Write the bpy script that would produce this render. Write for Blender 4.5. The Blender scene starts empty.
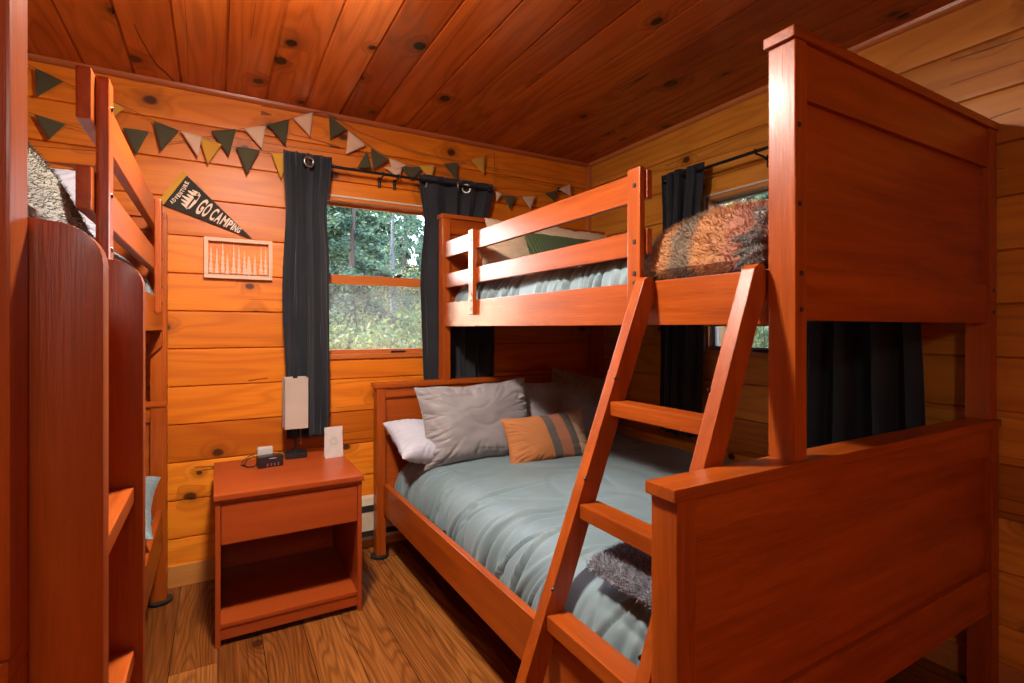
import bpy, bmesh, math, random
from mathutils import Vector, Matrix, Euler, noise
C = bpy.context.scene.collection
SC = bpy.context.scene
PI = math.pi

# ------------------------------------------------------------------ node helpers
def new_mat(name):
    m = bpy.data.materials.new(name); m.use_nodes = True
    nt = m.node_tree; nt.nodes.clear()
    out = nt.nodes.new('ShaderNodeOutputMaterial')
    b = nt.nodes.new('ShaderNodeBsdfPrincipled')
    nt.links.new(b.outputs[0], out.inputs[0])
    return m, nt, b, out

class N:
    """tiny node graph builder"""
    def __init__(s, nt): s.nt = nt
    def put(s, sock, v):
        if isinstance(v, bpy.types.NodeSocket): s.nt.links.new(v, sock)
        elif v is not None: sock.default_value = v
    def math(s, op, a, b=None, c=None, clamp=False):
        n = s.nt.nodes.new('ShaderNodeMath'); n.operation = op; n.use_clamp = clamp
        s.put(n.inputs[0], a); s.put(n.inputs[1], b); s.put(n.inputs[2], c)
        return n.outputs[0]
    def comb(s, x, y, z=0.0):
        n = s.nt.nodes.new('ShaderNodeCombineXYZ')
        s.put(n.inputs[0], x); s.put(n.inputs[1], y); s.put(n.inputs[2], z); return n.outputs[0]
    def obj(s):
        t = s.nt.nodes.new('ShaderNodeTexCoord')
        q = s.nt.nodes.new('ShaderNodeSeparateXYZ'); s.nt.links.new(t.outputs['Object'], q.inputs[0])
        return q.outputs[0], q.outputs[1], q.outputs[2], t.outputs['Object']
    def noise(s, vec, scale=1.0, detail=3.0, rough=0.5, dist=0.0):
        n = s.nt.nodes.new('ShaderNodeTexNoise')
        s.put(n.inputs['Vector'], vec); n.inputs['Scale'].default_value = scale
        n.inputs['Detail'].default_value = detail; n.inputs['Roughness'].default_value = rough
        n.inputs['Distortion'].default_value = dist
        return n.outputs['Fac']
    def vor(s, vec, scale=1.0, rnd=1.0):
        n = s.nt.nodes.new('ShaderNodeTexVoronoi'); n.voronoi_dimensions = '2D'
        s.put(n.inputs['Vector'], vec); n.inputs['Scale'].default_value = scale
        n.inputs['Randomness'].default_value = rnd
        q = s.nt.nodes.new('ShaderNodeSeparateColor'); s.nt.links.new(n.outputs['Color'], q.inputs[0])
        return n.outputs['Distance'], q.outputs[0], q.outputs[1]
    def white(s, w):
        n = s.nt.nodes.new('ShaderNodeTexWhiteNoise'); n.noise_dimensions = '1D'
        s.put(n.inputs['W'], w); return n.outputs['Value']
    def ramp(s, fac, stops, interp='LINEAR'):
        n = s.nt.nodes.new('ShaderNodeValToRGB'); n.color_ramp.interpolation = interp
        cr = n.color_ramp
        while len(cr.elements) > 1: cr.elements.remove(cr.elements[-1])
        cr.elements[0].position = stops[0][0]; cr.elements[0].color = (*stops[0][1], 1)
        for p, c in stops[1:]:
            e = cr.elements.new(p); e.color = (*c, 1)
        s.put(n.inputs[0], fac); return n.outputs[0]
    def mix(s, f, a, b, mode='MIX'):
        n = s.nt.nodes.new('ShaderNodeMix'); n.data_type = 'RGBA'; n.blend_type = mode
        s.put(n.inputs[0], f)
        for k, v in ((6, a), (7, b)):
            if isinstance(v, tuple): v = (*v, 1)
            s.put(n.inputs[k], v)
        return n.outputs[2]
    def smooth(s, v, lo, hi, a=0.0, b=1.0):
        n = s.nt.nodes.new('ShaderNodeMapRange'); n.interpolation_type = 'SMOOTHSTEP'
        s.put(n.inputs[0], v); n.inputs[1].default_value = lo; n.inputs[2].default_value = hi
        n.inputs[3].default_value = a; n.inputs[4].default_value = b; return n.outputs[0]
    def bump(s, h, strength, dist, bsdf):
        n = s.nt.nodes.new('ShaderNodeBump'); n.inputs['Strength'].default_value = strength
        n.inputs['Distance'].default_value = dist; s.put(n.inputs['Height'], h)
        s.nt.links.new(n.outputs[0], bsdf.inputs['Normal'])

def plank_mat(name, ua, va, v0, pitch, cols, rough=0.4, knots=0.45, joints=0.0, dark=(0.05, 0.012, 0.004),
              spec=0.3, ring=0.45, grainfreq=70, kscale=4.2, fine=0.25, coat=0.0, tint=1.0):
    """knotty boards; boards run along axis ua, stack along axis va"""
    m, nt, b, out = new_mat(name); g = N(nt)
    ax = g.obj(); u, v = ax[ua], ax[va]
    idx = g.math('FLOOR', g.math('DIVIDE', g.math('SUBTRACT', v, v0), pitch))
    r = g.white(g.math('ADD', idx, 0.37))
    uu = g.math('ADD', u, g.math('MULTIPLY', r, 37.0))
    if joints:
        jj = g.math('DIVIDE', uu, joints)
        jf = g.math('FRACT', jj)
        r = g.white(g.math('ADD', g.math('MULTIPLY', g.math('FLOOR', jj), 7.13), idx))
        uu = g.math('ADD', uu, g.math('MULTIPLY', r, 11.0))
        jmask = g.math('LESS_THAN', jf, 0.0016)
    # knots
    kd, kr, kg = g.vor(g.comb(g.math('MULTIPLY', uu, 0.75), v, 0), kscale)
    wob = g.noise(g.comb(uu, v, r), 9.0, 2)
    kd2 = g.math('ADD', kd, g.math('MULTIPLY', g.math('SUBTRACT', wob, 0.5), 0.10))
    gate = g.math('LESS_THAN', kr, knots)
    size = g.math('ADD', 0.55, g.math('MULTIPLY', kg, 0.9))
    kdn = g.math('DIVIDE', kd2, size)
    core = g.math('MULTIPLY', g.smooth(kdn, 0.045, 0.09, 1, 0), gate)
    halo = g.math('MULTIPLY', g.smooth(kdn, 0.05, 0.30, 1, 0), gate)
    # rings bend round the knots
    n1 = g.noise(g.comb(g.math('MULTIPLY', uu, 0.55), g.math('MULTIPLY', v, 5.0), g.math('MULTIPLY', r, 20)), 1.0, 2, 0.4)
    ph = g.math('ADD', g.math('MULTIPLY', n1, grainfreq), g.math('MULTIPLY', halo, 9.0))
    rings = g.math('MULTIPLY', g.math('ADD', g.math('SINE', ph), 1.0), 0.5)
    rings = g.math('POWER', rings, 2.2)
    fi = g.noise(g.comb(g.math('MULTIPLY', uu, 3.0), g.math('MULTIPLY', v, 130.0), r), 1.0, 4, 0.6)
    base = g.ramp(g.noise(g.comb(g.math('MULTIPLY', uu, 0.9), g.math('MULTIPLY', v, 3.0), g.math('MULTIPLY', r, 9)), 1.0, 3),
                  [(0.25, cols[0]), (0.5, cols[1]), (0.75, cols[2])])
    c = g.mix(g.math('MULTIPLY', rings, ring), base, cols[3])
    c = g.mix(g.math('MULTIPLY', g.smooth(fi, 0.35, 0.7), fine), c, cols[3])
    # board to board tone
    tone = g.ramp(r, [(0.0, (0.70, 0.62, 0.58)), (0.35, (0.95, 0.93, 0.92)), (0.7, (1.05, 1.06, 1.05)), (1.0, (1.22, 1.30, 1.35))])
    c = g.mix(1.0, c, tone, 'MULTIPLY')
    c = g.mix(g.math('MULTIPLY', halo, 0.45), c, tuple(0.45 * k for k in cols[3]))
    c = g.mix(g.math('MULTIPLY', core, 0.92), c, dark)
    # drying cracks
    cn = g.noise(g.comb(g.math('MULTIPLY', uu, 0.22), g.math('MULTIPLY', v, 6.0), g.math('MULTIPLY', r, 31)), 1.0, 1)
    cr = g.math('LESS_THAN', g.math('ABSOLUTE', g.math('SUBTRACT', cn, 0.5)), 0.0035)
    cr = g.math('MULTIPLY', cr, g.math('GREATER_THAN', g.noise(g.comb(uu, g.math('MULTIPLY', r, 50), 0), 1.3, 1), 0.55))
    if not joints: c = g.mix(g.math('MULTIPLY', cr, 0.75), c, dark)
    if joints:
        vf = g.math('FRACT', g.math('DIVIDE', g.math('SUBTRACT', v, v0), pitch))
        seam = g.math('LESS_THAN', g.math('ABSOLUTE', g.math('SUBTRACT', vf, 0.5)), 0.491)
        gap = g.math('MAXIMUM', g.math('SUBTRACT', 1.0, seam), jmask)
        c = g.mix(g.math('MULTIPLY', gap, 0.85), c, (0.02, 0.008, 0.004))
    nt.links.new(c, b.inputs['Base Color'])
    b.inputs['Roughness'].default_value = rough
    b.inputs['Specular IOR Level'].default_value = spec
    b.inputs['Coat Weight'].default_value = coat; b.inputs['Coat Roughness'].default_value = 0.25
    h = g.math('ADD', g.math('MULTIPLY', fi, 0.5), g.math('MULTIPLY', rings, -0.4))
    g.bump(h, 0.25, 0.002, b)
    return m

def furn_mat(name, axis, lo, mid, hi, rough=0.35, bump=0.6, tone=1.0):
    m, nt, b, out = new_mat(name); g = N(nt)
    x, y, z, vec = g.obj()
    a = [x, y, z]
    info = nt.nodes.new('ShaderNodeObjectInfo')
    rnd = g.math('MULTIPLY', info.outputs['Random'], 17.0)
    sc = [26.0, 26.0, 26.0]; sc[axis] = 1.6
    p = g.comb(*[g.math('ADD', g.math('MULTIPLY', a[k], sc[k]), rnd) for k in range(3)])
    n1 = g.noise(p, 1.0, 5, 0.6, 0.6)
    sc2 = [190.0] * 3; sc2[axis] = 9.0
    n2 = g.noise(g.comb(*[g.math('MULTIPLY', a[k], sc2[k]) for k in range(3)]), 1.0, 3, 0.6)
    sc3 = [5.0] * 3; sc3[axis] = 0.7
    n3 = g.noise(g.comb(*[g.math('ADD', g.math('MULTIPLY', a[k], sc3[k]), rnd) for k in range(3)]), 1.0, 2, 0.5)
    f = g.math('ADD', g.math('MULTIPLY', n1, 0.55), g.math('ADD', g.math('MULTIPLY', n2, 0.25), g.math('MULTIPLY', n3, 0.2)))
    c = g.ramp(f, [(0.30, lo), (0.5, mid), (0.70, hi)])
    nt.links.new(c, b.inputs['Base Color'])
    rr = g.math('ADD', rough - 0.08, g.math('MULTIPLY', n2, 0.16))
    nt.links.new(rr, b.inputs['Roughness'])
    b.inputs['Specular IOR Level'].default_value = 0.30; b.inputs['Coat Weight'].default_value = 0.12; b.inputs['Coat Roughness'].default_value = 0.18
    g.bump(g.math('ADD', g.math('MULTIPLY', n2, 0.6), g.math('MULTIPLY', n1, 0.4)), bump, 0.0015, b)
    return m

def cloth_mat(name, col, col2=None, rough=0.85, sheen=0.2, weave=600, bump=0.15, var=0.15, trans=0.0):
    m, nt, b, out = new_mat(name); g = N(nt)
    x, y, z, vec = g.obj()
    n = g.noise(vec, 6.0, 4)
    w = g.noise(vec, float(weave), 2)
    c2 = col2 or tuple(k * (1 - var) for k in col)
    c = g.mix(g.smooth(n, 0.35, 0.65), col, c2)
    c = g.mix(g.math('MULTIPLY', w, 0.25), c, tuple(min(1, k * 1.4) for k in col))
    nt.links.new(c, b.inputs['Base Color'])
    b.inputs['Roughness'].default_value = rough
    b.inputs['Sheen Weight'].default_value = sheen
    b.inputs['Sheen Roughness'].default_value = 0.5
    b.inputs['Specular IOR Level'].default_value = 0.25
    g.bump(w, bump, 0.001, b)
    return m

def flat_mat(name, col, rough=0.5, metal=0.0, emit=None, es=0.0):
    m, nt, b, out = new_mat(name); g = N(nt)
    x, y, z, vec = g.obj()
    n = g.noise(vec, 35.0, 3)
    nt.links.new(g.mix(g.smooth(n, 0.3, 0.7), col, tuple(k * 0.9 for k in col)), b.inputs['Base Color'])
    b.inputs['Roughness'].default_value = rough; b.inputs['Metallic'].default_value = metal
    if emit:
        b.inputs['Emission Color'].default_value = (*emit, 1); b.inputs['Emission Strength'].default_value = es
    return m

# ------------------------------------------------------------------ mesh helpers
class MB:
    def __init__(s): s.bm = bmesh.new()
    def _merge(s, t, M=None):
        if M is not None: bmesh.ops.transform(t, matrix=M, verts=t.verts)
        me = bpy.data.meshes.new('tmp'); t.to_mesh(me); t.free()
        s.bm.from_mesh(me); bpy.data.meshes.remove(me)
    def box(s, x0, x1, y0, y1, z0, z1, bev=0.003, M=None, seg=2):
        t = bmesh.new(); bmesh.ops.create_cube(t, size=1.0)
        bmesh.ops.transform(t, matrix=Matrix.Translation(((x0+x1)/2, (y0+y1)/2, (z0+z1)/2)) @ Matrix.Diagonal((abs(x1-x0), abs(y1-y0), abs(z1-z0), 1)), verts=t.verts)
        if bev: bmesh.ops.bevel(t, geom=t.edges[:], offset=bev, segments=seg, profile=0.7, affect='EDGES')
        s._merge(t, M); return s
    def prism(s, pts, d0, d1, axis='y', bev=0.0, M=None):
        """polygon (a,b) extruded: axis y -> (a,d,b); x -> (d,a,b); z -> (a,b,d)"""
        f = {'y': lambda a, b, d: (a, d, b), 'x': lambda a, b, d: (d, a, b), 'z': lambda a, b, d: (a, b, d)}[axis]
        t = bmesh.new()
        A = [t.verts.new(f(a, b, d0)) for a, b in pts]; B = [t.verts.new(f(a, b, d1)) for a, b in pts]
        n = len(pts); t.faces.new(A); t.faces.new(B[::-1])
        for i in range(n): t.faces.new((A[i], B[i], B[(i+1) % n], A[(i+1) % n]))
        bmesh.ops.recalc_face_normals(t, faces=t.faces)
        if bev: bmesh.ops.bevel(t, geom=t.edges[:], offset=bev, segments=2, profile=0.7, affect='EDGES')
        s._merge(t, M); return s
    def tube(s, pts, r, n=8, cap=True, M=None):
        pts = [Vector(p) for p in pts]; rs = r if isinstance(r, (list, tuple)) else [r] * len(pts)
        t = bmesh.new(); rings = []; up = None
        for i, p in enumerate(pts):
            d = (pts[min(i+1, len(pts)-1)] - pts[max(i-1, 0)]).normalized()
            if up is None: up = d.orthogonal().normalized()
            up = (up - d * up.dot(d)); up = up.normalized() if up.length > 1e-6 else d.orthogonal().normalized()
            q = d.cross(up)
            rings.append([t.verts.new(p + (up * math.cos(2*PI*k/n) + q * math.sin(2*PI*k/n)) * rs[i]) for k in range(n)])
        for a, b in zip(rings, rings[1:]):
            for k in range(n): t.faces.new((a[k], a[(k+1) % n], b[(k+1) % n], b[k]))
        if cap: t.faces.new(rings[0][::-1]); t.faces.new(rings[-1])
        bmesh.ops.recalc_face_normals(t, faces=t.faces)
        s._merge(t, M); return s
    def lathe(s, prof, cx, cy, n=24):
        t = bmesh.new(); rings = []
        for r, z in prof:
            rings.append([t.verts.new((cx + r*math.cos(2*PI*k/n), cy + r*math.sin(2*PI*k/n), z)) for k in range(n)])
        for a, b in zip(rings, rings[1:]):
            for k in range(n): t.faces.new((a[k], a[(k+1) % n], b[(k+1) % n], b[k]))
        t.faces.new(rings[0][::-1]); t.faces.new(rings[-1])
        bmesh.ops.recalc_face_normals(t, faces=t.faces)
        s._merge(t); return s
    def torus(s, c, R, r, normal, n=24, k=8):
        nrm = Vector(normal).normalized(); u = nrm.orthogonal().normalized(); v = nrm.cross(u); c = Vector(c)
        t = bmesh.new(); rings = []
        for i in range(n):
            a = 2*PI*i/n; d = u*math.cos(a) + v*math.sin(a)
            rings.append([t.verts.new(c + d*(R + r*math.cos(2*PI*j/k)) + nrm*r*math.sin(2*PI*j/k)) for j in range(k)])
        for i in range(n):
            a, b = rings[i], rings[(i+1) % n]
            for j in range(k): t.faces.new((a[j], a[(j+1) % k], b[(j+1) % k], b[j]))
        bmesh.ops.recalc_face_normals(t, faces=t.faces)
        s._merge(t); return s
    def grid(s, fn, nu, nv, M=None, thick=0.0):
        t = bmesh.new()
        G = [[t.verts.new(fn(i/nu, j/nv)) for j in range(nv+1)] for i in range(nu+1)]
        for i in range(nu):
            for j in range(nv): t.faces.new((G[i][j], G[i+1][j], G[i+1][j+1], G[i][j+1]))
        if thick: bmesh.ops.solidify(t, geom=t.faces[:], thickness=thick)
        s._merge(t, M); return s
    def build(s, name, mat, parent=None, smooth=False, label=None, auto=True):
        if parent is not None:
            o0 = worigin(parent); bmesh.ops.translate(s.bm, vec=-o0, verts=s.bm.verts)
        me = bpy.data.meshes.new(name); s.bm.to_mesh(me); s.bm.free()
        if isinstance(mat, (list, tuple)):
            for q in mat: me.materials.append(q)
        else: me.materials.append(mat)
        o = bpy.data.objects.new(name, me); C.objects.link(o)
        if parent is not None: o.parent = parent
        if smooth:
            me.polygons.foreach_set('use_smooth', [True]*len(me.polygons))
            try: me.set_sharp_from_angle(angle=math.radians(50))
            except Exception: pass
        if label: o['label'] = label
        return o

def shell(o, t):
    k = o.modifiers.new('shell', 'SOLIDIFY'); k.thickness = t; k.offset = 0; return o
def worigin(o):
    v = Vector((0, 0, 0))
    while o is not None: v += o.location; o = o.parent
    return v

def thing(name, label, cat, loc, group=None, kind=None):
    o = bpy.data.objects.new(name, None); C.objects.link(o); o.location = loc
    o.empty_display_size = 0.1
    if kind: o['kind'] = kind
    else:
        o['label'] = label; o['category'] = cat
    if group: o['group'] = group
    return o
def tag(o, label, cat, group=None, kind=None):
    if kind != 'structure': o['label'] = label; o['category'] = cat
    if group: o['group'] = group
    if kind: o['kind'] = kind
    return o
def struct(o): o['kind'] = 'structure'; return o

# ------------------------------------------------------------------ materials
PINE = [(0.62, 0.158, 0.007), (0.71, 0.195, 0.009), (0.79, 0.245, 0.016), (0.46, 0.088, 0.005)]
m_back = plank_mat('pine_boards_back', 0, 2, 0.045, 0.187, PINE, rough=0.42)
m_right = plank_mat('pine_boards_right', 1, 2, 0.045, 0.187, [(0.56, 0.205, 0.020), (0.66, 0.26, 0.028), (0.75, 0.33, 0.045), (0.42, 0.125, 0.013)], rough=0.42)
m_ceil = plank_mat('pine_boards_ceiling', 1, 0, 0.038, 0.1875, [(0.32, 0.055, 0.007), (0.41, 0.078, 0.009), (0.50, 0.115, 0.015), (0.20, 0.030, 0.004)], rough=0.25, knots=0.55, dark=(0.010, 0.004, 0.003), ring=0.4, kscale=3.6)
m_floor = plank_mat('oak_laminate', 1, 0, 0.005, 0.1575, [(0.20, 0.062, 0.013), (0.30, 0.10, 0.020), (0.40, 0.145, 0.032), (0.085, 0.022, 0.005)], rough=0.26, knots=0.04, joints=1.25, ring=0.5, grainfreq=190, fine=0.6)
RW = ((0.20, 0.032, 0.003), (0.33, 0.060, 0.005), (0.46, 0.096, 0.008))
WX, WY, WZ = (furn_mat('stained_oak_' + 'xyz'[k], k, *RW) for k in range(3))
NS_ = ((0.28, 0.042, 0.006), (0.33, 0.053, 0.008), (0.38, 0.067, 0.011))
NX, NZ = furn_mat('cherry_laminate_x', 0, *NS_, rough=0.38, bump=0.08), furn_mat('cherry_laminate_z', 2, *NS_, rough=0.38, bump=0.08)
m_trimr = furn_mat('red_trim_wood_x', 0, (0.30, 0.07, 0.02), (0.36, 0.09, 0.025), (0.42, 0.11, 0.03), rough=0.3)
m_trimy = furn_mat('red_trim_wood_y', 1, (0.42, 0.13, 0.035), (0.5, 0.17, 0.045), (0.56, 0.2, 0.06), rough=0.3)
m_trimz = furn_mat('red_trim_wood_z', 2, (0.45, 0.12, 0.03), (0.52, 0.15, 0.04), (0.6, 0.19, 0.05), rough=0.35)
m_sashx = furn_mat('window_pine_x', 0, (0.40, 0.10, 0.018), (0.48, 0.13, 0.024), (0.55, 0.17, 0.035), rough=0.35)
m_duvet = cloth_mat('sage_cotton', (0.165, 0.235, 0.255), (0.14, 0.205, 0.225), rough=0.5, sheen=0.15, weave=900, bump=0.1)
m_pgrey = cloth_mat('taupe_satin', (0.255, 0.235, 0.235), (0.22, 0.20, 0.20), rough=0.45, sheen=0.3, weave=900, bump=0.06)
m_pwhite = cloth_mat('white_cotton', (0.46, 0.46, 0.52), rough=0.7, sheen=0.1, weave=900, bump=0.08)
m_ptan = cloth_mat('cream_cotton', (0.60, 0.43, 0.28), rough=0.7, sheen=0.1, weave=900, bump=0.08)
m_curt = cloth_mat('charcoal_velvet', (0.014, 0.015, 0.020), (0.009, 0.010, 0.014), rough=0.75, sheen=0.14, weave=500, bump=0.1)
m_black = flat_mat('black_plastic', (0.012, 0.012, 0.014), 0.35)
m_iron = flat_mat('black_iron', (0.02, 0.02, 0.022), 0.35, 0.6)
m_bolt = flat_mat('dark_bolt', (0.10, 0.08, 0.08), 0.35, 0.8)
m_steel = flat_mat('brushed_steel', (0.55, 0.50, 0.45), 0.3, 1.0)
m_white = flat_mat('white_plastic', (0.50, 0.46, 0.44), 0.4)
m_card = flat_mat('cream_card', (0.55, 0.48, 0.44), 0.6)
m_ink = flat_mat('grey_ink', (0.28, 0.23, 0.21), 0.7)
m_heater = flat_mat('cream_enamel', (0.62, 0.50, 0.36), 0.4)
m_dark = flat_mat('dark_slot', (0.015, 0.012, 0.01), 0.7)
m_shade = cloth_mat('linen_shade', (0.42, 0.33, 0.27), rough=0.9, weave=350, bump=0.3)
m_gflag = cloth_mat('olive_felt', (0.062, 0.052, 0.026), rough=0.95, weave=400)
m_tflag = cloth_mat('tan_felt', (0.58, 0.36, 0.24), rough=0.95, weave=400)
m_mflag = cloth_mat('mustard_felt', (0.52, 0.25, 0.03), rough=0.95, weave=400)
m_twine = cloth_mat('brown_twine', (0.16, 0.07, 0.03), rough=0.9, weave=300)
m_felt = cloth_mat('black_felt', (0.030, 0.027, 0.022), rough=0.95, weave=500)
m_letter = cloth_mat('pale_felt', (0.76, 0.56, 0.42), rough=0.95, weave=500)
m_ply = furn_mat('pale_plywood', 0, (0.55, 0.32, 0.19), (0.62, 0.38, 0.24), (0.68, 0.43, 0.28), rough=0.6, bump=0.1)
m_bark = flat_mat('grey_bark', (0.20, 0.18, 0.17), 0.9)
m_bark2 = flat_mat('brown_bark', (0.09, 0.06, 0.045), 0.9)
m_rubber = flat_mat('black_rubber', (0.01, 0.01, 0.01), 0.6)

def lumbar_mat():
    m, nt, b, out = new_mat('striped_lumbar_cover'); g = N(nt)
    x, y, z, vec = g.obj()
    n = g.noise(vec, 60.0, 3)
    xx = g.math('ADD', x, g.math('MULTIPLY', z, 0.16))
    xx = g.math('ADD', xx, g.math('MULTIPLY', g.math('SUBTRACT', n, 0.5), 0.006))
    t = g.math('ADD', g.math('DIVIDE', xx, 0.50), 0.5)
    c = g.ramp(t, [(0.0, (0.46, 0.155, 0.038)), (0.47, (0.075, 0.068, 0.062)), (0.57, (0.30, 0.10, 0.05)),
                   (0.70, (0.06, 0.055, 0.052)), (0.79, (0.52, 0.33, 0.20))], 'CONSTANT')
    c = g.mix(g.math('MULTIPLY', n, 0.3), c, (0.25, 0.16, 0.10))
    nt.links.new(c, b.inputs['Base Color']); b.inputs['Roughness'].default_value = 0.9
    g.bump(g.noise(vec, 500.0, 2), 0.3, 0.001, b)
    return m
def mohair_mat():
    m, nt, b, out = new_mat('striped_mohair'); g = N(nt)
    x, y, z, vec = g.obj()
    n = g.noise(vec, 25.0, 4)
    yy = g.math('ADD', y, g.math('MULTIPLY', g.math('SUBTRACT', n, 0.5), 0.05))
    # y measured from the throw's own centre, runs -0.28..0.28
    t = g.math('ADD', g.math('DIVIDE', yy, 0.484), 0.5)
    c = g.ramp(t, [(0.0, (0.30, 0.10, 0.06)), (0.26, (0.36, 0.125, 0.07)), (0.33, (0.42, 0.17, 0.06)),
                   (0.50, (0.46, 0.185, 0.04)), (0.56, (0.13, 0.09, 0.055)), (0.68, (0.15, 0.10, 0.06)), (0.73, (0.42, 0.17, 0.04)),
                   (0.84, (0.43, 0.18, 0.05)), (0.90, (0.30, 0.27, 0.25)), (1.0, (0.32, 0.34, 0.38))])
    isl = nt.nodes.new('ShaderNodeNewGeometry')
    c = g.mix(g.math('MULTIPLY', isl.outputs['Random Per Island'], 0.16), c, (0.70, 0.55, 0.42))
    nt.links.new(c, b.inputs['Base Color']); b.inputs['Roughness'].default_value = 1.0
    b.inputs['Sheen Weight'].default_value = 0.3
    return m
def fur_mat(name, a, b_, c_):
    m, nt, b, out = new_mat(name); g = N(nt)
    x, y, z, vec = g.obj()
    isl = nt.nodes.new('ShaderNodeNewGeometry')
    f = g.math('ADD', g.math('MULTIPLY', isl.outputs['Random Per Island'], 0.6), g.math('MULTIPLY', g.noise(vec, 22.0, 3), 0.4))
    nt.links.new(g.ramp(f, [(0.15, a), (0.5, b_), (0.85, c_)]), b.inputs['Base Color'])
    b.inputs['Roughness'].default_value = 1.0; b.inputs['Sheen Weight'].default_value = 0.3
    return m
m_lumbar = lumbar_mat(); m_mohair = mohair_mat()
m_gfur = fur_mat('grey_fleece', (0.06, 0.065, 0.085), (0.22, 0.23, 0.27), (0.50, 0.52, 0.58))
m_sfur = fur_mat('sage_mohair', (0.08, 0.075, 0.048), (0.115, 0.108, 0.07), (0.155, 0.145, 0.10))
m_tassel = fur_mat('grey_tassel_yarn', (0.05, 0.045, 0.045), (0.16, 0.14, 0.13), (0.42, 0.38, 0.35))

def cord_mat():
    m, nt, b, out = new_mat('green_corduroy'); g = N(nt)
    x, y, z, vec = g.obj()
    w = g.math('POWER', g.math('ABSOLUTE', g.math('SINE', g.math('MULTIPLY', g.math('ADD', x, g.math('MULTIPLY', z, 0.2)), 190.0))), 0.6)
    nt.links.new(g.mix(w, (0.008, 0.014, 0.006), (0.075, 0.105, 0.04)), b.inputs['Base Color'])
    b.inputs['Roughness'].default_value = 0.9
    g.bump(w, 0.8, 0.004, b)
    return m
m_cord = cord_mat()

def leaf_mat(name, cols, tr=0.35):
    m, nt, b, out = new_mat(name); g = N(nt)
    isl = nt.nodes.new('ShaderNodeNewGeometry')
    c = g.ramp(isl.outputs['Random Per Island'], [(0.0, cols[0]), (0.5, cols[1]), (1.0, cols[2])])
    nt.links.new(c, b.inputs['Base Color']); b.inputs['Roughness'].default_value = 0.6
    t = nt.nodes.new('ShaderNodeBsdfTranslucent'); nt.links.new(c, t.inputs[0])
    mx = nt.nodes.new('ShaderNodeMixShader'); mx.inputs[0].default_value = tr
    nt.links.new(b.outputs[0], mx.inputs[1]); nt.links.new(t.outputs[0], mx.inputs[2]); nt.links.new(mx.outputs[0], out.inputs[0])
    return m
m_conif = leaf_mat('conifer_needles', [(0.03, 0.07, 0.05), (0.06, 0.12, 0.07), (0.16, 0.22, 0.10)])
m_shrub = leaf_mat('shrub_leaves', [(0.07, 0.13, 0.045), (0.16, 0.23, 0.075), (0.32, 0.34, 0.13)], 0.45)
m_autumn = leaf_mat('yellow_leaves', [(0.15, 0.15, 0.04), (0.32, 0.28, 0.08), (0.45, 0.34, 0.12)], 0.5)

def glass_mat():
    m = bpy.data.materials.new('window_glass'); m.use_nodes = True; nt = m.node_tree; nt.nodes.clear()
    out = nt.nodes.new('ShaderNodeOutputMaterial'); tr = nt.nodes.new('ShaderNodeBsdfTransparent')
    gl = nt.nodes.new('ShaderNodeBsdfGlossy'); gl.inputs['Roughness'].default_value = 0.02
    fr = nt.nodes.new('ShaderNodeFresnel'); fr.inputs[0].default_value = 1.45
    mx = nt.nodes.new('ShaderNodeMixShader')
    nt.links.new(fr.outputs[0], mx.inputs[0]); nt.links.new(tr.outputs[0], mx.inputs[1]); nt.links.new(gl.outputs[0], mx.inputs[2])
    nt.links.new(mx.outputs[0], out.inputs[0]); return m
m_glass = glass_mat()
def screen_mat():
    m = bpy.data.materials.new('insect_screen'); m.use_nodes = True; nt = m.node_tree; nt.nodes.clear()
    out = nt.nodes.new('ShaderNodeOutputMaterial'); tr = nt.nodes.new('ShaderNodeBsdfTransparent')
    df = nt.nodes.new('ShaderNodeBsdfDiffuse'); df.inputs[0].default_value = (0.30, 0.31, 0.32, 1)
    mx = nt.nodes.new('ShaderNodeMixShader'); mx.inputs[0].default_value = 0.22
    nt.links.new(tr.outputs[0], mx.inputs[1]); nt.links.new(df.outputs[0], mx.inputs[2]); nt.links.new(mx.outputs[0], out.inputs[0]); return m
m_screen = screen_mat()

# ------------------------------------------------------------------ the room
XL, XR, YB, YF, ZC = -1.33, 2.38, 3.03, -0.55, 2.47
W1 = (0.46, 1.20, 1.10, 2.01)        # back window opening: x0,x1,z0,z1
W2 = (1.02, 1.985, 1.125, 2.00)       # right window opening: y0,y1,z0,z1
G0, GP = 0.045, 0.187

def log_profile(z):
    k = (z - G0) / GP; f = k - math.floor(k); dd = min(f, 1 - f) * GP
    g = 0.011 * max(0.0, 1 - dd / 0.0045)
    return g + 0.0012 * (1 - min(1, dd / 0.02)) ** 2

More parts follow.
